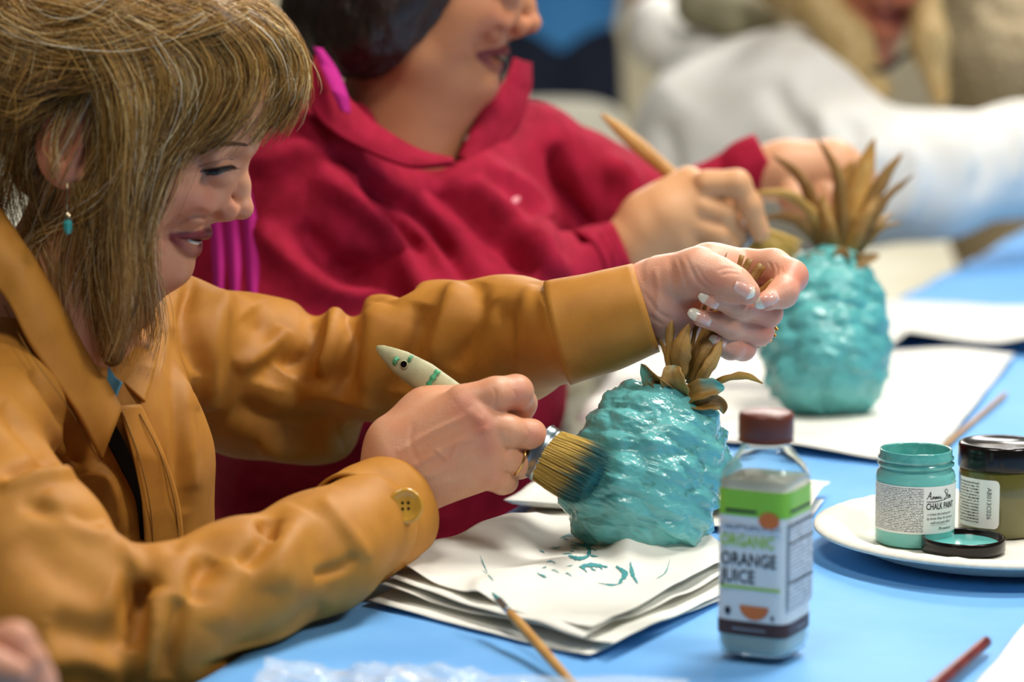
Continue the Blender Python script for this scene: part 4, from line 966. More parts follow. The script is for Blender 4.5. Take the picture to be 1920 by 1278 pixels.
for i, x in enumerate(np.linspace(384, 440, 34)):
    y = np.interp(x, [376, 385, 401, 420, 437], [321, 319.5, 316.5, 312.5, 310]); r_ = rng.normal(0, .8, 4); k = (x-384)/56
    b0 = hugging([x], [y+1], .0009)[0]; tip = P(x+5+7*k+r_[0], y+11-5*k+r_[1], proj(b0)[2]-.0055); mid = (b0+tip)/2+P(x, y+3, 2)-P(x, y, 2)
    la.add(*tube(spline([b0, mid, tip], 5), [.00032, .0003, .00024, .00018, .00008], 3, cap=False))
o = la.build('eyelashes', M['lash'], body1); o['kind'] = 'stuff'
lidx = np.linspace(374, 436, 14); V, Fc = tube(hugging(lidx, np.interp(lidx, [374, 400, 425, 436], [312, 303, 297, 299]), -.0002), .0006, 5); mesh('lid_crease', V, Fc, mat('lid_crease', 'a06a54', .6), body1)
bw = MB()
for i in range(240):
    t_ = rng.random(); x = 382+84*t_; y = np.interp(x, [382, 400, 420, 440, 466], [285, 276, 270.5, 269.5, 272])+rng.normal(0, 2.6*(1-.5*t_))
    xs2 = np.array([x, x-6, x-12]); ys2 = np.array([y, y-1.5+(1-t_)*2, y-.5+(1-t_)*7]); C = hugging(xs2, ys2, .0007); C[2] -= FWD*.0006
    bw.add(*tube(spline(C, 4), [.0003, .00028, .0002, .0001], 3, cap=False))
o = bw.build('eyebrow', mat('brow_hair', '6e4526', .6), body1); o['kind'] = 'stuff'
tx = np.linspace(-1, 1, 25); up_ = []
for b, dz in ((0, 0), (.5, 0), (1, 0)):
    for a in tx:
        th_ = a*1.25; base = Lc(348, 445); up_.append(base+np.array([.0105*math.cos(th_)+.0005, .0215*math.sin(th_), -.0052*b+.002+.0018*abs(a)]))
mesh('teeth', np.array(up_)@HR.T+HO, gridfaces(3, 25), M['teeth'], body1, thick=.001)
# ------------------------------------------------------------------ earring
ep = P(126, 347, HZ-.079); ez = lambda x, y: P(x, y, HZ-.079)
ero = empty('earring', ep); ero.parent = w1; ero.matrix_parent_inverse = Matrix.Translation(w1.location).inverted()
COL.objects.unlink(ero); bpy.data.objects.remove(ero)
V, Fc = tube([ez(126, 340), ez(126, 358), ez(125, 378), ez(126, 396)], .0006, 6); er_ = mesh('earring', V, Fc, M['silver'], w1, label='drop earring with teal glass bead')
V, Fc = lathe([(.0004, .003), (.0022, .0015), (.003, -.001), (.003, -.003)], 16, ez(127, 404)); mesh('bead_cap', V, Fc, M['silver'], er_)
V, Fc = lathe([(.0024, .0050), (.0034, .0025), (.0032, -.002), (.0022, -.0048), (.0004, -.006)], 8, ez(127, 425)); mesh('bead', V, Fc, M['teal_bead'], er_, smooth=False)
# ------------------------------------------------------------------ mustard jacket
class TableSolid:
    def __call__(s, X): return np.maximum(X[:, 2]-(TABLE+.0025), -((X-EB)@ND)-.008)
def pc_chain(g, pts, k=.03, flat=None): g.chain([(P(x, y, z), r*z/F) for x, y, z, r in pts], k=k, flat=flat)
jk = SDF()
pc_chain(jk, [(100, 650, 2.13, 120), (150, 780, 2.16, 175), (178, 880, 2.18, 200), (165, 1080, 2.21, 215), (130, 1400, 2.26, 230)], .04)
pc_chain(jk, [(60, 690, 2.09, 110), (-70, 860, 1.98, 150)], .04)
pc_chain(jk, [(190, 640, 2.20, 110), (318, 650, 2.30, 128)], .04)
jt = SDF(); jt.ops = list(jk.ops)
near = SDF(); pc_chain(near, [(-70, 860, 1.97, 150), (40, 1060, 1.91, 165), (92, 1185, 1.885, 180)], .03)
pc_chain(near, [(100, 1195, 1.885, 170), (300, 1165, 1.90, 132), (450, 1100, 1.94, 118), (600, 1035, 2.0, 108), (685, 985, 2.05, 100)], .02)
for pts, r in (([(262, 1075, 1.86), (262, 1120, 1.86), (240, 1180, 1.84)], 12), ([(395, 1020, 1.89), (400, 1060, 1.88)], 10), ([(520, 965, 1.95), (500, 1010, 1.93)], 10)):
    near.chain([(P(*p_), r*1.9/F) for p_ in pts], k=.02, op='s')
jk.group(near, k=.012)
far = SDF(); pc_chain(far, [(318, 650, 2.30, 128), (470, 705, 2.36, 140), (585, 722, 2.39, 138)], .03)
pc_chain(far, [(585, 722, 2.39, 138), (690, 700, 2.355, 134), (820, 658, 2.31, 122), (950, 640, 2.275, 114), (1070, 618, ZL+.012, 92)], .02)
for x, y, r in ((594, 578, 16), (664, 582, 16), (760, 548, 10)):
    far.chain([(P(x, y, 2.30), r*2.3/F), (P(x-2, y-4, 2.42), r*2.3/F)], k=.018, op='s')
far.chain([(P(690, 830, 2.33), 40*2.3/F), (P(740, 800, 2.42), 50*2.3/F)], k=.03, op='s')
jk.group(far, k=.02)
jk.group(TableSolid(), k=.006, op='s')
lo_ = np.minimum(P(-220, 1330, 1.8), P(-220, 1330, 2.45)); 
lo_ = np.array([-.46, 1.72, .60]); hi_ = np.array([.16, 2.62, 1.20])
jv, jq = remesh(jk, lo_, hi_, .0032)
jv = relax(jv, jq, 2); jn = vnormals(jv, jq)
jv = fold(jv, jn, [
    # far sleeve
    ([(596, 590), (578, 650), (540, 695)], 20, -12.6), ([(630, 580), (622, 640), (598, 705)], 15, 9.8), ([(660, 595), (655, 660), (638, 745)], 17, -12.6), ([(715, 570), (700, 650), (688, 765)], 24, 11.2),
    ([(792, 570), (770, 650), (752, 735)], 24, -9.8), ([(862, 530), (838, 600), (800, 690)], 22, 9.8), ([(905, 530), (890, 610), (850, 690)], 18, -7.0), ([(1000, 535), (985, 610), (960, 700)], 18, 5.6), ([(930, 560), (960, 640), (950, 720)], 22, -5.6),
    ([(420, 540), (392, 650), (385, 770)], 26, 11.2), ([(360, 520), (352, 600), (362, 700)], 13, -9.8), ([(470, 580), (520, 640), (500, 720)], 30, -9.8), ([(440, 760), (540, 800), (640, 800)], 26, -9.8), ([(480, 840), (570, 848), (640, 830)], 18, 8.4), ([(540, 610), (500, 660), (440, 690)], 18, 8.4),
    ([(1020, 545), (1040, 620), (1075, 705)], 12, 4.2), ([(560, 740), (640, 740), (720, 780)], 22, 7.0),
    # far front panel of the body
    ([(298, 560), (340, 740), (362, 920)], 16, 6), ([(318, 620), (335, 800), (345, 960)], 13, -6), ([(290, 850), (320, 960), (330, 1040)], 16, -4),
    # near front panel
    ([(62, 690), (120, 790), (152, 890)], 13, -8), ([(30, 700), (95, 800), (125, 870)], 14, 6), ([(0, 760), (70, 830), (120, 880)], 15, -7), ([(0, 915), (80, 893), (180, 884), (212, 915), (228, 1000)], 13, 8), ([(0, 890), (70, 872), (150, 866)], 13, -8), ([(40, 940), (110, 960), (190, 990)], 16, -6),
    # near sleeve
    ([(80, 925), (150, 985), (228, 1030), (270, 1088)], 18, 6), ([(40, 1000), (120, 1070), (200, 1110)], 40, -6), ([(90, 1170), (160, 1185), (240, 1215)], 34, -7), ([(60, 1250), (150, 1235), (230, 1262)], 24, 6),
    ([(300, 1100), (294, 1170), (262, 1278)], 18, 9), ([(338, 1120), (326, 1180), (310, 1270)], 18, -8), ([(270, 1095), (258, 1150), (245, 1215)], 14, -11),
    ([(395, 1045), (372, 1085), (375, 1130)], 18, -7), ([(440, 1050), (430, 1110), (400, 1180)], 30, 5), ([(505, 975), (495, 1020), (450, 1060)], 18, -8), ([(570, 955), (530, 1030), (520, 1110)], 34, 6), ([(585, 1078), (640, 1062), (668, 1040)], 9, -5), ([(600, 930), (650, 990), (690, 1050)], 14, 4), ([(420, 1235), (520, 1190), (610, 1130)], 26, -4)])
jv = jv+vnormals(jv, jq)*(.0010*fbm(jv, 14, 3, 51))[:, None]
jacket = mesh('jacket', jv, jq, M['cotton'], w1, label='mustard cotton jacket')
# cuffs: open bands round the wrists
def cuff(cs, rpx, dpt, axis_d, name='cuff', n=14, seg=64, seedc=0):
    C = spline([P(*c_) for c_ in cs], n); z = cs[0][2]; r = np.interp(np.linspace(0, 1, n), np.linspace(0, 1, len(rpx)), rpx)*z/F
    V, Fc = tube(C, r, seg, cap=False, squash=(unit(axis_d), dpt))
    V += unit_rows(V-np.repeat(C, seg, 0))*(.0010*fbm(V, 35, 2, seedc)+.0006*np.sin(np.repeat(np.linspace(0, 1, n), seg)*40)*0)[:, None]
    return mesh(name, V, Fc, M['cotton'], jacket, thick=.0028, offset=-1)
cuff([(664, 994, 2.05), (702, 971, 2.072), (742, 949, 2.092)], [110, 109, 103], .62, ray(712, 966), seedc=3)
cuff([(1046, 624, ZL+.010), (1130, 602, ZL+.006), (1212, 577, ZL+.004)], [101, 96, 88], .95, ray(1130, 600), seedc=6)
def seam(pts, z0, z1, sdf, off=.001, r=.0006, name='seam'):
    C = spline(pts, 40); z = fillnan(cast(sdf, C[:, 0], C[:, 1], z0, z1), z0+.1); V, Fc = tube(np.array([P(x, y, a-off) for (x, y), a in zip(C, z)]), r, 5); return mesh(name, V, Fc, M['stitch'], jacket)
# button on the near cuff
bp_ = P(760, 948, 2.028); bn = unit(CAM-bp_+np.array([.25, .0, .1])); rb = 34*2.03/F
V, Fc = lathe([(.0003, -.001), (rb*.9, -.001), (rb, .0006), (rb*.98, .0018), (rb*.86, .0026), (rb*.72, .0020), (rb*.55, .0012), (.0003, .0010)], 40, bp_, bn); bt = mesh('button', V, Fc, M['button'], jacket)
a0 = unit(np.cross(bn, [0, 0, 1])); a1 = np.cross(bn, a0)
for sx in (-1, 1):
    for sy in (-1, 1):
        V, Fc = lathe([(.0002, .0002), (.0011, 0), (.0012, -.001)], 10, bp_+bn*.0014+a0*sx*.0021+a1*sy*.0021, bn); mesh('button_hole', V, Fc, M['dark'], bt)
# collar and front edge as bent sheets
def flap(name, A, B, za, zb_, n=40, m=14, bulge=.006, material='cotton', thick=.0025, par=None, curve=0):
    A = spline(A, n); B = spline(B, n); za = np.interp(np.linspace(0, 1, n), np.linspace(0, 1, len(za)), za); zb_ = np.interp(np.linspace(0, 1, n), np.linspace(0, 1, len(zb_)), zb_)
    X = []
    for i in range(n):
        for v in np.linspace(0, 1, m):
            p = A[i]*(1-v)+B[i]*v; z = za[i]*(1-v)+zb_[i]*v-bulge*math.sin(math.pi*min(1, v*1.0))*(1-.5*v); X.append(P(p[0], p[1], z))
    X = np.array(X); X += FWD*(.0010*fbm(X, 30, 2, 61))[:, None]
    return mesh(name, X, gridfaces(n, m), M[material], par or jacket, thick=thick, offset=0)
def jz(pts, off, dflt, n=None, sdf=jt, z0=1.9, z1=2.4):
    p = np.array(pts, float); return fillnan(cast(sdf, p[:, 0], p[:, 1], z0, z1), dflt)-off
Bn = [(-110, 480), (-70, 490), (5, 552), (57, 647), (137, 761), (190, 862)]; An = [(-60, 345), (-30, 350), (50, 465), (120, 575), (186, 690), (228, 766)]
zB = jz(Bn, .012, 2.05); zB[0] = 2.13; zB[1] = min(zB[1], 2.07)
flap('collar', An, Bn, [2.13, 2.06, 2.035, 2.05, 2.085, 2.075], zB, bulge=.010)
Af = [(150, 600), (182, 660), (206, 695)]; Bf = [(296, 590), (290, 690), (271, 754)]
flap('collar', Af, Bf, [2.11, 2.105, 2.10], jz(Bf, .006, 2.1), bulge=.006)
Ap = [(222, 760), (248, 850), (268, 960), (276, 1100)]; Bp = [(262, 758), (310, 860), (338, 960), (346, 1100)]
flap('placket', Ap, Bp, jz(Ap, .008, 2.08), jz(Bp, .0045, 2.1), bulge=.002)
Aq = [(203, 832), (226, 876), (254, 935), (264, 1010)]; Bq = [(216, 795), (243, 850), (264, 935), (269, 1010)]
flap('front_gap_shade', Aq, Bq, jz(Aq, .006, 2.08), jz(Bq, .006, 2.08), bulge=0, material='dark')  # dark sheet laid on the jacket, painting the shade of its front gap
Ab = [(176, 655), (196, 705), (214, 752)]; Bb = [(190, 652), (212, 700), (228, 716)]
flap('shirt_edge', Ab, Bb, [2.09, 2.085, 2.08], [2.09, 2.085, 2.08], bulge=0, material='blue_shirt')
for s_ in ([(230, 772), (262, 860), (283, 960), (290, 1090)], [(262, 775), (304, 860), (330, 960), (338, 1080)]): seam(s_, 1.95, 2.3, jt, .0105 if s_[0][0] < 240 else .0075)
seam([(186, 866), (132, 770), (52, 655), (2, 562)], 1.9, 2.3, jk, .016, .0004)
seam([(1052, 532), (1052, 600), (1070, 650), (1086, 690)], 2.1, 2.4, jk, .0035)
# ------------------------------------------------------------------ blonde hair: a soft mass under loose strands
hp = SDF()
hp.ell(Lc(232, 142), (.1035, .084, .0975))
hp.plane(Lc(335, 240), (.927, 0, -.38), k=.012, op='i')
hp.ell(Lc(432, 58), (.033, .056, .024), k=.02)
hp.ell(Lc(60, 120), (.050, .072, .066), k=.02)
for s_ in (1, -1):
    def q_(px, py, lat): p_ = Lc(px, py, -lat).copy(); p_[1] = s_*lat*.001; return p_
    hp.chain([(q_(250, 200, 70), .018), (q_(230, 330, 69), .013), (q_(222, 440, 60), .012), (q_(218, 560, 52), .011), (q_(210, 670, 46), .006)], k=.016)
    hp.chain([(q_(60, 200, 60), .03), (q_(72, 300, 48), .016), (q_(90, 390, 45), .006)], k=.02)
for s_ in (1, -1):
    p_ = Lc(112, 275, -82).copy(); p_[1] = s_*.084; hp.ell(p_, (.027, .026, .038), k=.010, op='s')
hpw = World(hp)
pv_, pq_ = remesh(hp, (-.20, -.10, -.17), (.13, .10, .15), .0026)
pv_ = relax(pv_, pq_, 2); nn_ = vnormals(pv_, pq_); pv_ = pv_+nn_*(.0028*fbm(pv_*np.array([1, 1, .5]), 60, 3, 91))[:, None]
hairm = mesh('hair', pv_@HR.T+HO, pq_, M['haircap'], w1, label='loosely pinned blonde hair')
class Both:
    def __call__(s, X): return np.minimum(head(X), hpw(X))
gx = np.arange(-60, 640, 10); gy = np.arange(-80, 780, 10); GX, GY = np.meshgrid(gx, gy)
DM = cast(Both(), GX.ravel(), GY.ravel(), 1.95, 2.25, 120).reshape(GX.shape)
for _ in range(60):                                   # spread known depths outwards
    m_ = np.isnan(DM)
    if not m_.any(): break
    pad = np.pad(DM, 1, constant_values=np.nan); nb4 = np.stack([pad[:-2, 1:-1], pad[2:, 1:-1], pad[1:-1, :-2], pad[1:-1, 2:]])
    with np.errstate(all='ignore'):
        import warnings; warnings.simplefilter('ignore'); av = np.nanmean(nb4, 0)
    DM[m_] = av[m_]
def dlook(x, y):
    u = np.clip((x-gx[0])/10, 0, len(gx)-1.001); v = np.clip((y-gy[0])/10, 0, len(gy)-1.001); i = u.astype(int); j = v.astype(int); a = u-i; b = v-j
    return DM[j, i]*(1-a)*(1-b)+DM[j, i+1]*a*(1-b)+DM[j+1, i]*(1-a)*b+DM[j+1, i+1]*a*b
HG_EXTRA = [([(420, -10), (500, 60), (520, 150), (500, 220), (468, 272)], 40, 8, 10, 'm'), ([(440, 0), (525, 70), (545, 150), (525, 215), (498, 250)], 46, 10, 12, 'g'), ([(380, 40), (450, 110), (462, 180), (440, 240), (400, 280)], 30, 8, 10, 'm'), ([(470, 20), (548, 80), (568, 140), (556, 200)], 24, 8, 16, 'l'), ([(300, 60), (350, 150), (345, 230), (318, 300), (290, 380), (270, 450)], 60, 14, 12, 'l'), ([(240, 330), (250, 420), (275, 520), (290, 620), (270, 700)], 40, 10, 16, 'l'), ([(215, 330), (190, 430), (150, 520), (120, 620)], 22, 12, 18, 'l'), ([(130, 180), (100, 260), (95, 330), (60, 420)], 14, 8, 12, 'l')]
PAL = [np.array(lin(c_)) for c_ in ('5a3d18', '86602a', 'ab7d38', 'cda058', 'e6cc92', 'f4e8cc')]
MIX = {'d': [.45, .35, .15, .05, 0, 0], 'm': [.15, .3, .3, .18, .07, 0], 'g': [.08, .2, .32, .27, .1, .03], 'l': [0, .1, .2, .3, .25, .15]}
HG = [([(360, -40), (470, 0), (535, 60), (562, 130), (548, 200), (520, 243)], 80, 8, 16, 'g'), ([(330, -20), (440, 25), (512, 88), (530, 160), (505, 225), (476, 262)], 55, 10, 16, 'g'),
      ([(300, -10), (410, 36), (480, 108), (472, 180), (430, 240), (340, 292)], 60, 12, 9, 'm'), ([(270, 0), (380, 55), (442, 130), (420, 210), (365, 270), (335, 315)], 60, 16, 12, 'm'), ([(400, -20), (500, 30), (545, 90), (552, 150), (535, 195)], 60, 8, 18, 'l'),
      ([(310, -30), (420, 10), (490, 60), (512, 130), (500, 190)], 70, 14, 14, 'm'),
      ([(250, 10), (350, 75), (392, 150), (355, 240), (300, 310), (268, 390)], 90, 18, 12, 'm'), ([(220, 20), (310, 100), (325, 190), (295, 280), (268, 370), (256, 470), (255, 560)], 120, 20, 16, 'g'),
      ([(200, 40), (265, 120), (280, 220), (262, 330), (250, 440), (255, 560), (252, 650)], 130, 22, 20, 'g'), ([(170, 60), (230, 150), (240, 260), (225, 380), (232, 500), (230, 610), (200, 692)], 130, 22, 20, 'g'),
      ([(150, 80), (195, 170), (205, 280), (195, 400), (190, 520), (205, 620), (225, 692)], 80, 16, 18, 'm'), ([(210, 90), (260, 180), (275, 290), (262, 410), (270, 520), (288, 640)], 50, 22, 16, 'l'),
      ([(180, 150), (150, 230), (112, 330), (70, 410), (20, 470), (-15, 515)], 14, 16, 18, 'l'), ([(150, 140), (108, 220), (70, 300), (40, 390), (8, 470)], 10, 16, 16, 'l'), ([(130, 110), (70, 180), (30, 260), (10, 360), (-8, 450)], 46, 16, 18, 'm'),
      ([(240, 290), (185, 368), (112, 412), (60, 440), (28, 482)], 30, 10, 8, 'l'), ([(62, 425), (52, 480), (62, 545), (58, 600)], 16, 6, 14, 'l'), ([(225, 250), (180, 330), (140, 420), (120, 500), (128, 590)], 30, 14, 18, 'm'),
      ([(360, -30), (250, 0), (150, 48), (60, 60), (-10, 20)], 120, 18, 20, 'g'), ([(380, 15), (280, 58), (180, 85), (90, 76), (5, 30)], 110, 16, 14, 'l'), ([(330, 60), (240, 95), (150, 112), (70, 110), (-15, 80)], 100, 18, 18, 'm'),
      ([(280, 100), (190, 132), (110, 150), (40, 170), (-15, 150)], 100, 18, 20, 'd'), ([(220, 130), (150, 160), (90, 190), (30, 232), (-15, 240)], 80, 16, 18, 'm'), ([(460, 0), (350, 30), (270, 15), (170, -25)], 90, 18, 18, 'g'), ([(420, 40), (330, 70), (250, 60), (150, 20), (60, 0)], 90, 14, 16, 'g'),
      ([(105, 50), (86, 105), (92, 150), (112, 190)], 16, 6, 6, 'l'), ([(60, 190), (38, 290), (50, 400), (85, 500), (130, 600)], 16, 16, 22, 'm'), ([(150, 340), (160, 440), (175, 540), (190, 635)], 50, 14, 16, 'm'), ([(0, 170), (10, 270), (-5, 370), (10, 450)], 36, 18, 16, 'm'),
      ([(300, 140), (320, 220), (300, 300), (270, 380), (245, 450)], 80, 26, 22, 'd'), ([(180, 110), (185, 220), (185, 330), (172, 440), (160, 540)], 40, 12, 20, 'm'), ([(150, 20), (100, 90), (40, 130), (-15, 200)], 60, 20, 20, 'd'), ([(20, 0), (60, 60), (50, 130), (20, 200), (0, 300)], 50, 20, 20, 'm')]
sb = MB(); hr = np.random.default_rng(21); NP_ = 13; SV = []; SC = []
DENS = 2.2
for L, cnt, s0, s1, mx_ in HG+HG_EXTRA:
    G = spline(L, NP_); tg = np.gradient(G, axis=0); tg /= np.linalg.norm(tg, axis=1)[:, None]+1e-9; nn2 = np.stack([-tg[:, 1], tg[:, 0]], -1); t_ = np.linspace(0, 1, NP_)
    for i in range(int(cnt*DENS)):
        cl = hr.normal(); o_ = cl*(s0+(s1-s0)*t_)*(.8 if G[-1, 0] > 60 else 1.0)+(hr.normal()*6*np.sin(t_*7+cnt) if G[-1, 0] < 60 else 0)+hr.normal()*7*np.sin(t_*(3+5*hr.random())+hr.random()*6); end = (.66+.5*hr.random()) if G[-1, 0] > 320 else .75+.3*hr.random()
        tt2 = np.clip(t_*end, 0, 1); G2 = np.stack([np.interp(tt2, t_, G[:, 0]), np.interp(tt2, t_, G[:, 1])], -1)+nn2*o_[:, None]
        z_ = dlook(G2[:, 0], G2[:, 1]); z_ = np.convolve(np.pad(z_, 2, mode='edge'), np.ones(5)/5, 'valid'); z_ = np.minimum(z_, dlook(G2[:, 0], G2[:, 1])+.002)-abs(hr.normal(.0015, .0025))-.001*np.sin(t_*9+hr.random()*6)-hr.random()*.005*t_**2
        C = CAM+z_[:, None]*(FWD[None]+((G2[:, 0]-960)/F)[:, None]*RGT-((G2[:, 1]-639)/F)[:, None]*UPV)
        r0 = hr.uniform(.00016, .00030); V, Fc_ = tube(C, r0*np.array([.9]*(NP_-3)+[.8, .6, .25]), 3, cap=False); SV.append(V)
        SC.append(np.tile(PAL[hr.choice(6, p=MIX[mx_])]*hr.uniform(.8, 1.15), (len(V), 1)))
nst = len(SV); f1 = gridfaces(NP_, 3, True); FA = np.concatenate([f1+i*NP_*3 for i in range(nst)])
o = mesh('hair_strands', np.concatenate(SV), FA, M['hair'], hairm, col=np.clip(np.concatenate(SC), 0, 1)); o['kind'] = 'stuff'
# ================================================================== the other people, chairs and the far table
def head_at(px, py, z, local_anchor, yaw, pitch, scale=1.0):
    """place the modelled head (verts hv, faces hq) so that a local point falls on a pixel; returns world verts, R, origin"""
    f0 = np.array([math.cos(yaw), math.sin(yaw), 0]); l = np.array([-f0[1], f0[0], 0]); f_ = f0*math.cos(pitch)+np.array([0, 0, -math.sin(pitch)]); u_ = f0*math.sin(pitch)+np.array([0, 0, math.cos(pitch)])
    R = np.stack([f_, l, u_], 1); O = P(px, py, z)-R@(np.asarray(local_anchor)*scale); return hv@R.T*scale+O, R, O
def recol(dark, f=1.0): return np.clip(hc/SK*np.array(lin(dark))*f, 0, 1)
def bodymesh(parts, par, material):
    VV = [p[0] for p in parts]; off = np.cumsum([0]+[len(v) for v in VV[:-1]])
    return mesh('body', np.concatenate(VV), np.concatenate([p[1]+o for p, o in zip(parts, off)]), material, par, col=np.concatenate([np.broadcast_to(p[2], (len(p[0]), 3)) for p in parts]))
def sdfmesh(g, h, relaxn=1, pad=.02):
    V, Q = remesh(g, *bounds(g, pad), h); return relax(V, Q, relaxn), Q
# ------------------------------------------------------------------ woman in crimson fleece
w2 = empty('person', P(650, 1150, 2.85)*np.array([1, 1, 0]), 'dark-haired woman in crimson fleece painting the far pineapple', 'person')
h2, R2_, O2_ = head_at(1013, 45, 2.72, Lc(472, 396), math.radians(-6), math.radians(13), 1.12)
S2c = 'c08a62'
nk = SDF(); pc_chain(nk, [(775, 110, 2.74, 78), (768, 240, 2.75, 78), (755, 400, 2.78, 85)], .03)
nv, nq_ = sdfmesh(nk, .004)
Z2 = 2.745
rh2 = SDF(); pl = SDF()
cone_chain(pl, [(1130, 500, 10, 48), (1185, 462, 4, 52), (1250, 410, -4, 56)], .02, Z2)
for e_ in ((1335, 350), (1325, 385), (1310, 420), (1290, 452)): cone_chain(pl, [(1220, 430, 0, 46), (e_[0]-14, e_[1], -12, 23)], .012, Z2)
cone_chain(pl, [(1210, 400, 10, 40), (1290, 345, 12, 34)], .02, Z2); rh2.group(pl)
for pts in ([(1325, 346, -14, 28), (1382, 344, -18, 25), (1406, 386, -14, 22), (1426, 436, -6, 19)], [(1316, 388, -16, 24), (1356, 400, -14, 21), (1372, 428, 4, 19), (1392, 452, 14, 17)],
            [(1304, 424, -14, 23), (1346, 440, -14, 20), (1366, 460, 0, 18), (1372, 478, 16, 16)], [(1286, 456, -8, 21), (1322, 474, -6, 18), (1340, 488, 8, 16)], [(1290, 345, 14, 32), (1350, 370, 30, 27), (1400, 420, 26, 22)]):
    f_ = SDF(); cone_chain(f_, pts, .006, Z2); rh2.group(f_, k=.002)
v2r, q2r = sdfmesh(rh2, .0022)
Z2L = 2.93; lh2 = SDF(); pl = SDF()
cone_chain(pl, [(1400, 330, 6, 46), (1470, 320, 0, 50), (1560, 318, 0, 58)], .02, Z2L); lh2.group(pl)
for pts in ([(1560, 300, 0, 40), (1612, 322, -6, 28), (1625, 375, -10, 24), (1600, 415, -14, 20)], [(1550, 325, -6, 38), (1590, 352, -16, 27), (1590, 400, -22, 23), (1570, 430, -24, 19)],
            [(1535, 340, -8, 36), (1560, 375, -22, 26), (1555, 415, -28, 22), (1540, 440, -28, 18)], [(1510, 345, -6, 34), (1525, 385, -20, 24), (1520, 420, -26, 20)], [(1480, 330, -10, 36), (1490, 375, -26, 27), (1515, 405, -34, 22)]):
    f_ = SDF(); cone_chain(f_, pts, .006, Z2L); lh2.group(f_, k=.002)
v2l, q2l = sdfmesh(lh2, .0022)
c2 = SDF(); pc_chain(c2, [(780, 420, 2.80, 60), (700, 800, 2.84, 110), (660, 1150, 2.9, 130)], .03); pc_chain(c2, [(780, 420, 2.83, 40), (1030, 330, 2.89, 26), (1120, 390, 2.92, 26), (1300, 400, 2.945, 26), (1410, 330, 2.935, 36)], .02); pc_chain(c2, [(780, 420, 2.8, 50), (560, 380, 2.68, 50), (620, 650, 2.66, 45), (1000, 545, 2.72, 38), (1140, 495, Z2+.01, 34)], .02)
v2c, q2c = sdfmesh(c2, .010)
sc2 = np.array(lin('cf9a6c'))
body2 = bodymesh([(h2, hq, recol('bb8059')), (nv, nq_, np.array(lin('bb8059'))), (v2r, q2r, sc2), (v2l, q2l, np.array(lin('d09a74'))), (v2c, q2c, sc2)], w2, M['skin_soft'])
hr2 = SDF(); hc2 = O2_+R2_@(Lc(232, 142)*1.12)
hr2.ell(hc2, (.118, .098, .112), R=R2_); hr2.plane(O2_+R2_@(Lc(330, 255)*1.12), R2_@np.array([.93, 0, -.36]), k=.015)
pc_chain(hr2, [(600, 20, 2.70, 62), (660, 60, 2.675, 62), (700, 30, 2.665, 70), (770, -40, 2.66, 70)], .04); pc_chain(hr2, [(640, 90, 2.70, 40), (700, 70, 2.68, 40)], .03); pc_chain(hr2, [(600, 30, 2.72, 60), (620, 20, 2.82, 60), (720, 60, 2.86, 50)], .03)
vh, qh = sdfmesh(hr2, .0045, 2, .03); nh = vnormals(vh, qh); vh = vh+nh*(.004*fbm(vh*np.array([1, 1, .4]), 50, 3, 15))[:, None]
mesh('hair', vh, qh, M['darkhair'], w2, label='dark brown bobbed hair')
fl = SDF()
pc_chain(fl, [(760, 360, 2.78, 150), (780, 480, 2.79, 240), (740, 700, 2.82, 300), (690, 1000, 2.88, 300), (660, 1180, 2.92, 280)], .06)
pc_chain(fl, [(720, 330, 2.74, 130), (570, 350, 2.66, 150), (520, 620, 2.64, 150), (560, 700, 2.63, 140)], .05); pc_chain(fl, [(560, 400, 2.68, 150), (490, 520, 2.68, 140), (500, 700, 2.68, 140)], .05); pc_chain(fl, [(560, 700, 2.63, 140), (820, 610, 2.67, 110), (1000, 540, 2.70, 84), (1105, 498, 2.735, 66)], .03)
pc_chain(fl, [(850, 330, 2.82, 130), (985, 300, 2.86, 110)], .05)
fa = SDF(); pc_chain(fa, [(985, 300, 2.86, 108), (1105, 372, 2.90, 106)], .03); pc_chain(fa, [(1105, 372, 2.90, 104), (1270, 400, 2.94, 66), (1385, 325, 2.94, 52)], .03); fl.group(fa, k=.01)
fl.chain([(P(795, 240, 2.62), .035), (P(790, 250, 2.86), .05)], k=.03, op='s')
fl.chain([(P(790, 200, 2.74), .055), (P(780, 330, 2.755), .040)], k=.02, op='s')
fv, fq = remesh(fl, *bounds(fl, .03), .0055); fv = relax(fv, fq, 2); fn_ = vnormals(fv, fq)
fv = fold(fv, fn_, [([(560, 230), (690, 330), (790, 480)], 22, -21.7), ([(590, 320), (720, 430), (790, 560)], 24, 18.6), ([(640, 300), (760, 400), (850, 520)], 16, 12.4), ([(690, 330), (800, 420), (900, 540)], 18, -18.6), ([(800, 330), (900, 410), (1000, 520)], 26, -21.7), ([(880, 330), (980, 440), (1060, 520)], 18, 15.5),
                    ([(1040, 270), (1062, 360), (1110, 450)], 18, -24.8), ([(560, 420), (640, 500), (720, 520)], 26, -15.5), ([(480, 420), (600, 540), (740, 560)], 24, 15.5), ([(900, 300), (1000, 380), (1030, 480)], 20, 15.5), ([(480, 320), (560, 280), (640, 260)], 22, 12.4), ([(1130, 300), (1180, 350), (1170, 430)], 22, 14.0), ([(640, 480), (740, 540), (780, 590)], 20, -15.5), ([(450, 900), (600, 930), (800, 900)], 40, -18.6)], face=(0, .3))
fv = fv+vnormals(fv, fq)*(.003*fbm(fv, 12, 3, 71))[:, None]
fleece = mesh('fleece_jacket', fv, fq, M['fleece'], w2, label='crimson fleece jacket with magenta lining')
def flz(pts, off, d): p = np.array(pts, float); return fillnan(cast(fl, p[:, 0], p[:, 1], 2.4, 3.1), d)-off
Aa = [(596, 92), (640, 172), (700, 232), (780, 282), (848, 300)]; Ba = [(566, 170), (606, 232), (672, 275), (765, 312), (852, 306)]
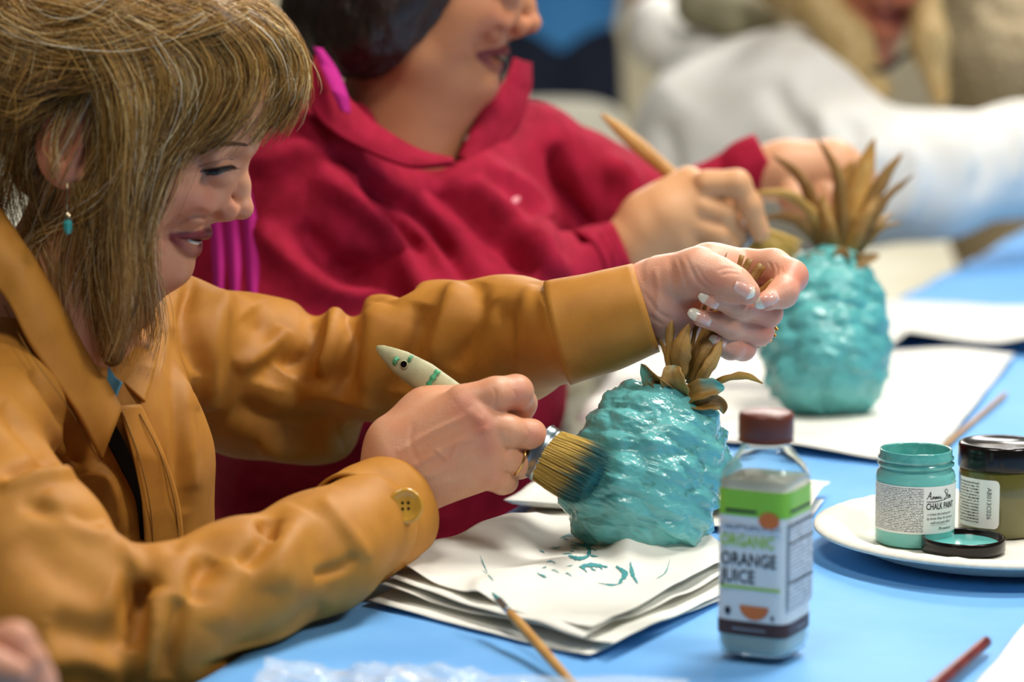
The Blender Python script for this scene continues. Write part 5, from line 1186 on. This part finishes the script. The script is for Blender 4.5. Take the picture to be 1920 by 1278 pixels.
flap('collar', Aa, Ba, flz(Ba, -.004, 2.68), flz(Ba, .020, 2.68), bulge=.010, material='fleece', thick=.006, par=fleece)
Al = [(588, 88), (600, 120), (622, 170), (640, 208)]; Bl = [(604, 92), (632, 132), (652, 182), (656, 212)]; flap('collar_lining', Al, Bl, flz([(566, 170), (590, 210), (620, 245), (650, 262)], .030, 2.68), flz([(566, 170), (590, 210), (620, 245), (650, 262)], .026, 2.68), bulge=.003, material='fleece_in', thick=.002, par=fleece)
flap('collar', [(962, 112), (945, 150), (905, 205), (862, 296)], [(992, 118), (990, 175), (962, 245), (890, 318)], [2.80, 2.78, 2.75, 2.715], [2.83, 2.82, 2.78, 2.72], bulge=.012, material='fleece', thick=.006, par=fleece)
zp = cast(fl, [955, 997], [386, 344], 2.4, 3.1); zp = fillnan(zp, 2.7)
V, Fc = tube(spline([P(955, 386, zp[0]-.006), P(976, 366, (zp[0]+zp[1])/2-.008), P(997, 344, zp[1]-.006)], 8), [.003, .004, .0045, .0045, .0045, .004, .0035, .002], 8); mesh('zip_pull', V, Fc, mat('pink_pull', 'd88a92', .5), fleece)
# magenta panel glimpsed beside the face and the cuffs
for x0, x1 in ((392, 424), (420, 456), (452, 490)):
    A_ = [(x0-8, 330), (x0, 420), (x0+6, 500), (x0+12, 640)]; B_ = [(x1-14, 330), (x1-2, 420), (x1+2, 500), (x1-4, 640)]; flap('side_panel', A_, B_, flz(A_, -.002, 2.6), flz(B_, -.002, 2.6), bulge=.012, material='fleece_in', thick=.001, par=fleece)
for cs, rr_ in (([(1085, 502, 2.725), (1125, 490, Z2-.002), (1170, 472, Z2)], [70, 72, 62]), ([(1375, 345, 2.94), (1405, 318, 2.935), (1440, 298, 2.932)], [56, 60, 54])):
    C = spline([P(*c_) for c_ in cs], 10); V, Fc = tube(C, np.interp(np.linspace(0, 1, 10), [0, .5, 1], rr_)*cs[0][2]/F, 40, cap=False); mesh('cuff', V, Fc, M['fleece'], fleece, thick=.005)
paint_brush('paint_brush', P(1127, 213, 2.81), P(1378, 428, 2.762), P(1412, 452, 2.757), P(1492, 486, 2.765), .0078, .0165, 'paint brush with pale wooden handle held over the far pineapple', 'wood', seed=9, wet=False, nb=500, bl_spread=1.2)
# ------------------------------------------------------------------ woman in white sweater
w3 = empty('person', P(1380, 560, 4.4)*np.array([1, 1, 0]), 'blonde woman in white hooded sweater reaching across the far table end', 'person')
h3, R3_, O3_ = head_at(1660, 72, 4.25, Lc(320, 528), math.radians(-62), math.radians(22), 1.05)
c3 = SDF(); pc_chain(c3, [(1620, 60, 4.30, 60), (1540, 160, 4.34, 70), (1420, 300, 4.36, 120), (1340, 560, 4.42, 140)], .03); pc_chain(c3, [(1480, 220, 4.24, 70), (1600, 370, 4.12, 60), (1900, 310, 4.25, 50), (2060, 300, 4.3, 40)], .03)
v3, q3 = sdfmesh(c3, .014); bodymesh([(h3, hq, recol('b0694a')), (v3, q3, np.array(lin('b87c58')))], w3, M['skin_soft'])
sw = SDF(); pc_chain(sw, [(1500, 190, 4.36, 120), (1420, 290, 4.38, 215), (1345, 480, 4.42, 215), (1300, 640, 4.46, 210)], .08)
pc_chain(sw, [(1500, 230, 4.26, 150), (1590, 330, 4.16, 128)], .06); pc_chain(sw, [(1590, 330, 4.16, 125), (1750, 330, 4.17, 108), (1920, 298, 4.24, 95), (2080, 290, 4.3, 80)], .05)
sw.ell(P(1232, 62, 4.50), (.052, .06, .062), k=.03); sw.ell(P(1330, 120, 4.46), (.07, .08, .06), k=.05)
sv_, sq_ = remesh(sw, *bounds(sw, .03), .009); sv_ = relax(sv_, sq_, 2); n3 = vnormals(sv_, sq_)
sv_ = fold(sv_, n3, [([(1440, 150), (1480, 220), (1560, 300)], 24, -14), ([(1500, 330), (1540, 260), (1540, 200)], 18, 10), ([(1560, 360), (1600, 280), (1600, 220)], 20, -14), ([(1640, 300), (1660, 350), (1640, 410)], 16, -14), ([(1700, 260), (1720, 330), (1690, 420)], 18, 12), ([(1830, 230), (1850, 300), (1830, 370)], 16, -12), ([(1900, 220), (1915, 280), (1900, 350)], 14, 10), ([(1240, 220), (1260, 320), (1230, 420)], 22, -10)], face=(0, .3))
sw_o = mesh('sweater', sv_, sq_, M['white_knit'], w3, label='thick white hooded sweater')
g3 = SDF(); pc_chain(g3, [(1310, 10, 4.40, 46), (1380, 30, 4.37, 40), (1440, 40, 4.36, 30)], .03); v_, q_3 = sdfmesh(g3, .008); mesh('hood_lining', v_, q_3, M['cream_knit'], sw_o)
g3 = SDF(); pc_chain(g3, [(1470, -40, 4.28, 60), (1540, 20, 4.24, 52), (1590, 80, 4.22, 42), (1650, 170, 4.20, 26)], .03); pc_chain(g3, [(1730, -30, 4.26, 36), (1742, 80, 4.22, 34), (1762, 180, 4.22, 22)], .03)
g3.ell(O3_+R3_@(Lc(225, 120)*1.05), (.11, .095, .105), R=R3_, k=.02); g3.plane(O3_+R3_@Lc(330, 250), R3_@np.array([.93, 0, -.36]), k=.015)
pc_chain(g3, [(1540, 20, 4.24, 48), (1590, 80, 4.22, 40), (1650, 170, 4.20, 24)], .03); pc_chain(g3, [(1730, -30, 4.26, 34), (1742, 80, 4.22, 32), (1762, 180, 4.22, 20)], .03)
v_, q_3 = sdfmesh(g3, .007, 2); mesh('hair', v_, q_3, M['blondemass'], w3, label='long pale blonde hair')
V, Fc = tube(spline([P(1600, 90, 4.22), P(1630, 130, 4.19), P(1660, 128, 4.19), P(1700, 100, 4.21)], 14), .006, 8); mesh('necklace', V, Fc, M['lash'], w3, label='dark necklace')
# ------------------------------------------------------------------ person in beige knit behind her
w4 = empty('person', P(1960, 600, 5.3)*np.array([1, 1, 0]), 'person in a coarse beige knit at the top right corner', 'person')
g4 = SDF(); pc_chain(g4, [(1960, -330, 5.2, 60), (1960, -200, 5.2, 55), (1960, 100, 5.25, 120), (1960, 420, 5.3, 130)], .05); v_, q_4 = sdfmesh(g4, .016); bodymesh([(v_, q_4, np.array(lin('c08a66')))], w4, M['skin_soft'])
g4 = SDF(); pc_chain(g4, [(1890, -120, 5.2, 140), (1920, 60, 5.2, 145), (1950, 420, 5.3, 170)], .06); pc_chain(g4, [(1850, -60, 5.08, 110), (1890, 100, 5.06, 100), (2030, 150, 5.0, 80)], .05)
v_, q_4 = remesh(g4, *bounds(g4, .03), .010); v_ = relax(v_, q_4, 1); v_ = v_+vnormals(v_, q_4)*(.006*fbm(v_, 40, 2, 12))[:, None]; mesh('knit_pullover', v_, q_4, M['beige_knit'], w4, label='coarse beige knitted pullover')
# ------------------------------------------------------------------ hand at the lower left corner
ZF = 1.52
w5 = empty('person', P(-300, 1278, 1.45)*np.array([1, 1, 0]), 'blurred fist of a nearby person at the lower left corner', 'person')
g5 = SDF(); pl = SDF(); cone_chain(pl, [(-330, 1420, 10, 80), (-140, 1330, 0, 85), (-40, 1260, -6, 76)], .03, ZF); g5.group(pl)
for pts in ([(-40, 1225, -12, 44), (25, 1206, -14, 38), (52, 1240, 8, 33), (20, 1280, 20, 28)], [(-30, 1255, -14, 42), (45, 1240, -14, 37), (70, 1275, 8, 32), (35, 1310, 20, 27)], [(-20, 1285, -12, 40), (55, 1278, -12, 35), (78, 1310, 8, 30), (40, 1340, 20, 25)], [(-20, 1315, -8, 36), (45, 1315, -6, 31), (62, 1340, 10, 27)], [(-80, 1280, -24, 42), (-20, 1250, -40, 34), (30, 1262, -40, 28)]):
    f_ = SDF(); cone_chain(f_, pts, .008, ZF); g5.group(f_, k=.002)
v_, q_5 = sdfmesh(g5, .0025); bodymesh([(v_, q_5, np.array(lin('cf9274')))], w5, M['skin_soft'])
C = spline([P(-200, 1365, ZF+.006), P(-330, 1425, ZF+.02), P(-520, 1520, ZF+.04)], 10); V, Fc = tube(C, [.027, .029, .030, .032, .033, .034, .036, .037, .038, .04], 32, cap=False); mesh('sleeve', V, Fc, M['cloth'], w5, thick=.003)
# ------------------------------------------------------------------ chairs
def chair(pos, yaw, label):
    """cream moulded chair; pos on the floor, facing yaw"""
    t = empty('chair', pos, label, 'chair', None); c_, s_ = math.cos(yaw), math.sin(yaw); Rz = np.array([[c_, -s_, 0], [s_, c_, 0], [0, 0, 1]])
    def W(V): return np.asarray(V)@Rz.T+np.asarray(pos)
    n = 14; u = np.linspace(-1, 1, n); A, B = np.meshgrid(u, u, indexing='ij'); k = (np.abs(A)**5+np.abs(B)**5); sc_ = np.where(k > 1, k**(-.2), 1)
    S = np.stack([A*sc_*.21, B*sc_*.215, .45-.018*(1-A**2)*(1-B**2)+.0*A], -1).reshape(-1, 3); mesh('seat', W(S), gridfaces(n, n), M['chair'], t, thick=.012)
    S = np.stack([-.215-.07*(A+1)*.5+.03*B**2, B*sc_*.215, .66+A*sc_*.19], -1).reshape(-1, 3); mesh('backrest', W(S), gridfaces(n, n), M['chair'], t, thick=.012)
    for sx in (-1, 1):
        for sy in (-1, 1):
            top = [sx*.17, sy*.18, .44] if sx > 0 else [-.18, sy*.18, .45]; V, Fc = tube([[sx*.21, sy*.21, 0], top], .012, 10); mesh('leg', W(V), Fc, M['metal'], t)
    for sy in (-1, 1): V, Fc = tube(spline([[-.18, sy*.18, .45], [-.205, sy*.185, .52], [-.24, sy*.18, .66]], 8), .011, 10); mesh('back_post', W(V), Fc, M['metal'], t)
yw = math.atan2(ND[1], ND[0])
p_ = P(560, 1000, 2.98); chair((p_[0], p_[1], 0), yw, 'cream chair under the woman in crimson fleece')
p_ = P(1035, 400, 6.1); chair((p_[0], p_[1], 0), -math.pi/2+.15, 'cream chair standing empty behind the woman in crimson fleece')
p_ = P(1330, 560, 4.5); chair((p_[0], p_[1], 0), yw, 'cream chair under the woman in white sweater')
# ------------------------------------------------------------------ person standing far behind
zf = 8.0; w6 = empty('person', P(1050, 686, zf)*np.array([1, 1, 0]), 'distant person in bright blue shirt and navy trousers near the top edge', 'person')
fx = P(1050, 100, zf)[0]; fy = P(1050, 100, zf)[1]
g6 = SDF(); g6.chain([(np.array([fx, fy, 1.0]), .09), (np.array([fx, fy, 1.35]), .10), (np.array([fx, fy, 1.50]), .055)], k=.04); g6.ell((fx, fy, 1.66), (.078, .095, .115), k=.03)
for s_ in (-1, 1):
    g6.chain([(np.array([fx+s_*.10, fy, .90]), .07), (np.array([fx+s_*.11, fy, .50]), .05), (np.array([fx+s_*.11, fy, .06]), .04)], k=.03); g6.chain([(np.array([fx+s_*.17, fy, 1.40]), .05), (np.array([fx+s_*.24, fy, 1.12]), .04), (np.array([fx+s_*.22, fy-.10, .92]), .035)], k=.03)
v_, q_6 = sdfmesh(g6, .016); bodymesh([(v_, q_6, np.array(lin('b98058')))], w6, M['skin_soft'])
g6 = SDF(); g6.chain([(np.array([fx, fy, 1.02]), .17), (np.array([fx, fy, 1.15]), .165), (np.array([fx, fy, 1.38]), .14)], k=.06, flat=(np.array([0, 1., 0]), 1.4))
for s_ in (-1, 1): g6.chain([(np.array([fx+s_*.15, fy, 1.40]), .075), (np.array([fx+s_*.24, fy, 1.14]), .06)], k=.04)
v_, q_6 = sdfmesh(g6, .014); mesh('shirt', v_, q_6, mat('bright_blue_cotton', '4596e4', .7), w6)
g6 = SDF()
for s_ in (-1, 1): g6.chain([(np.array([fx+s_*.075, fy, .90]), .10), (np.array([fx+s_*.11, fy, .50]), .085), (np.array([fx+s_*.11, fy, .08]), .07)], k=.03)
v_, q_6 = sdfmesh(g6, .014); mesh('trousers', v_, q_6, mat('navy_denim', '18233c', .8), w6)
for s_ in (-1, 1): V, Fc = tube([(fx+s_*.11, fy+.06, .045), (fx+s_*.11, fy-.16, .035)], [.05, .042], 12, squash=(np.array([0, 0, 1.]), .8)); mesh('shoe', V, Fc, M['black_lid'], w6)
print('SCRIPT', round(time.time()-T0, 1), 's; tris', sum(len(o.data.loop_triangles) or sum(len(p.vertices)-2 for p in o.data.polygons) for o in bpy.data.objects if o.type == 'MESH'))
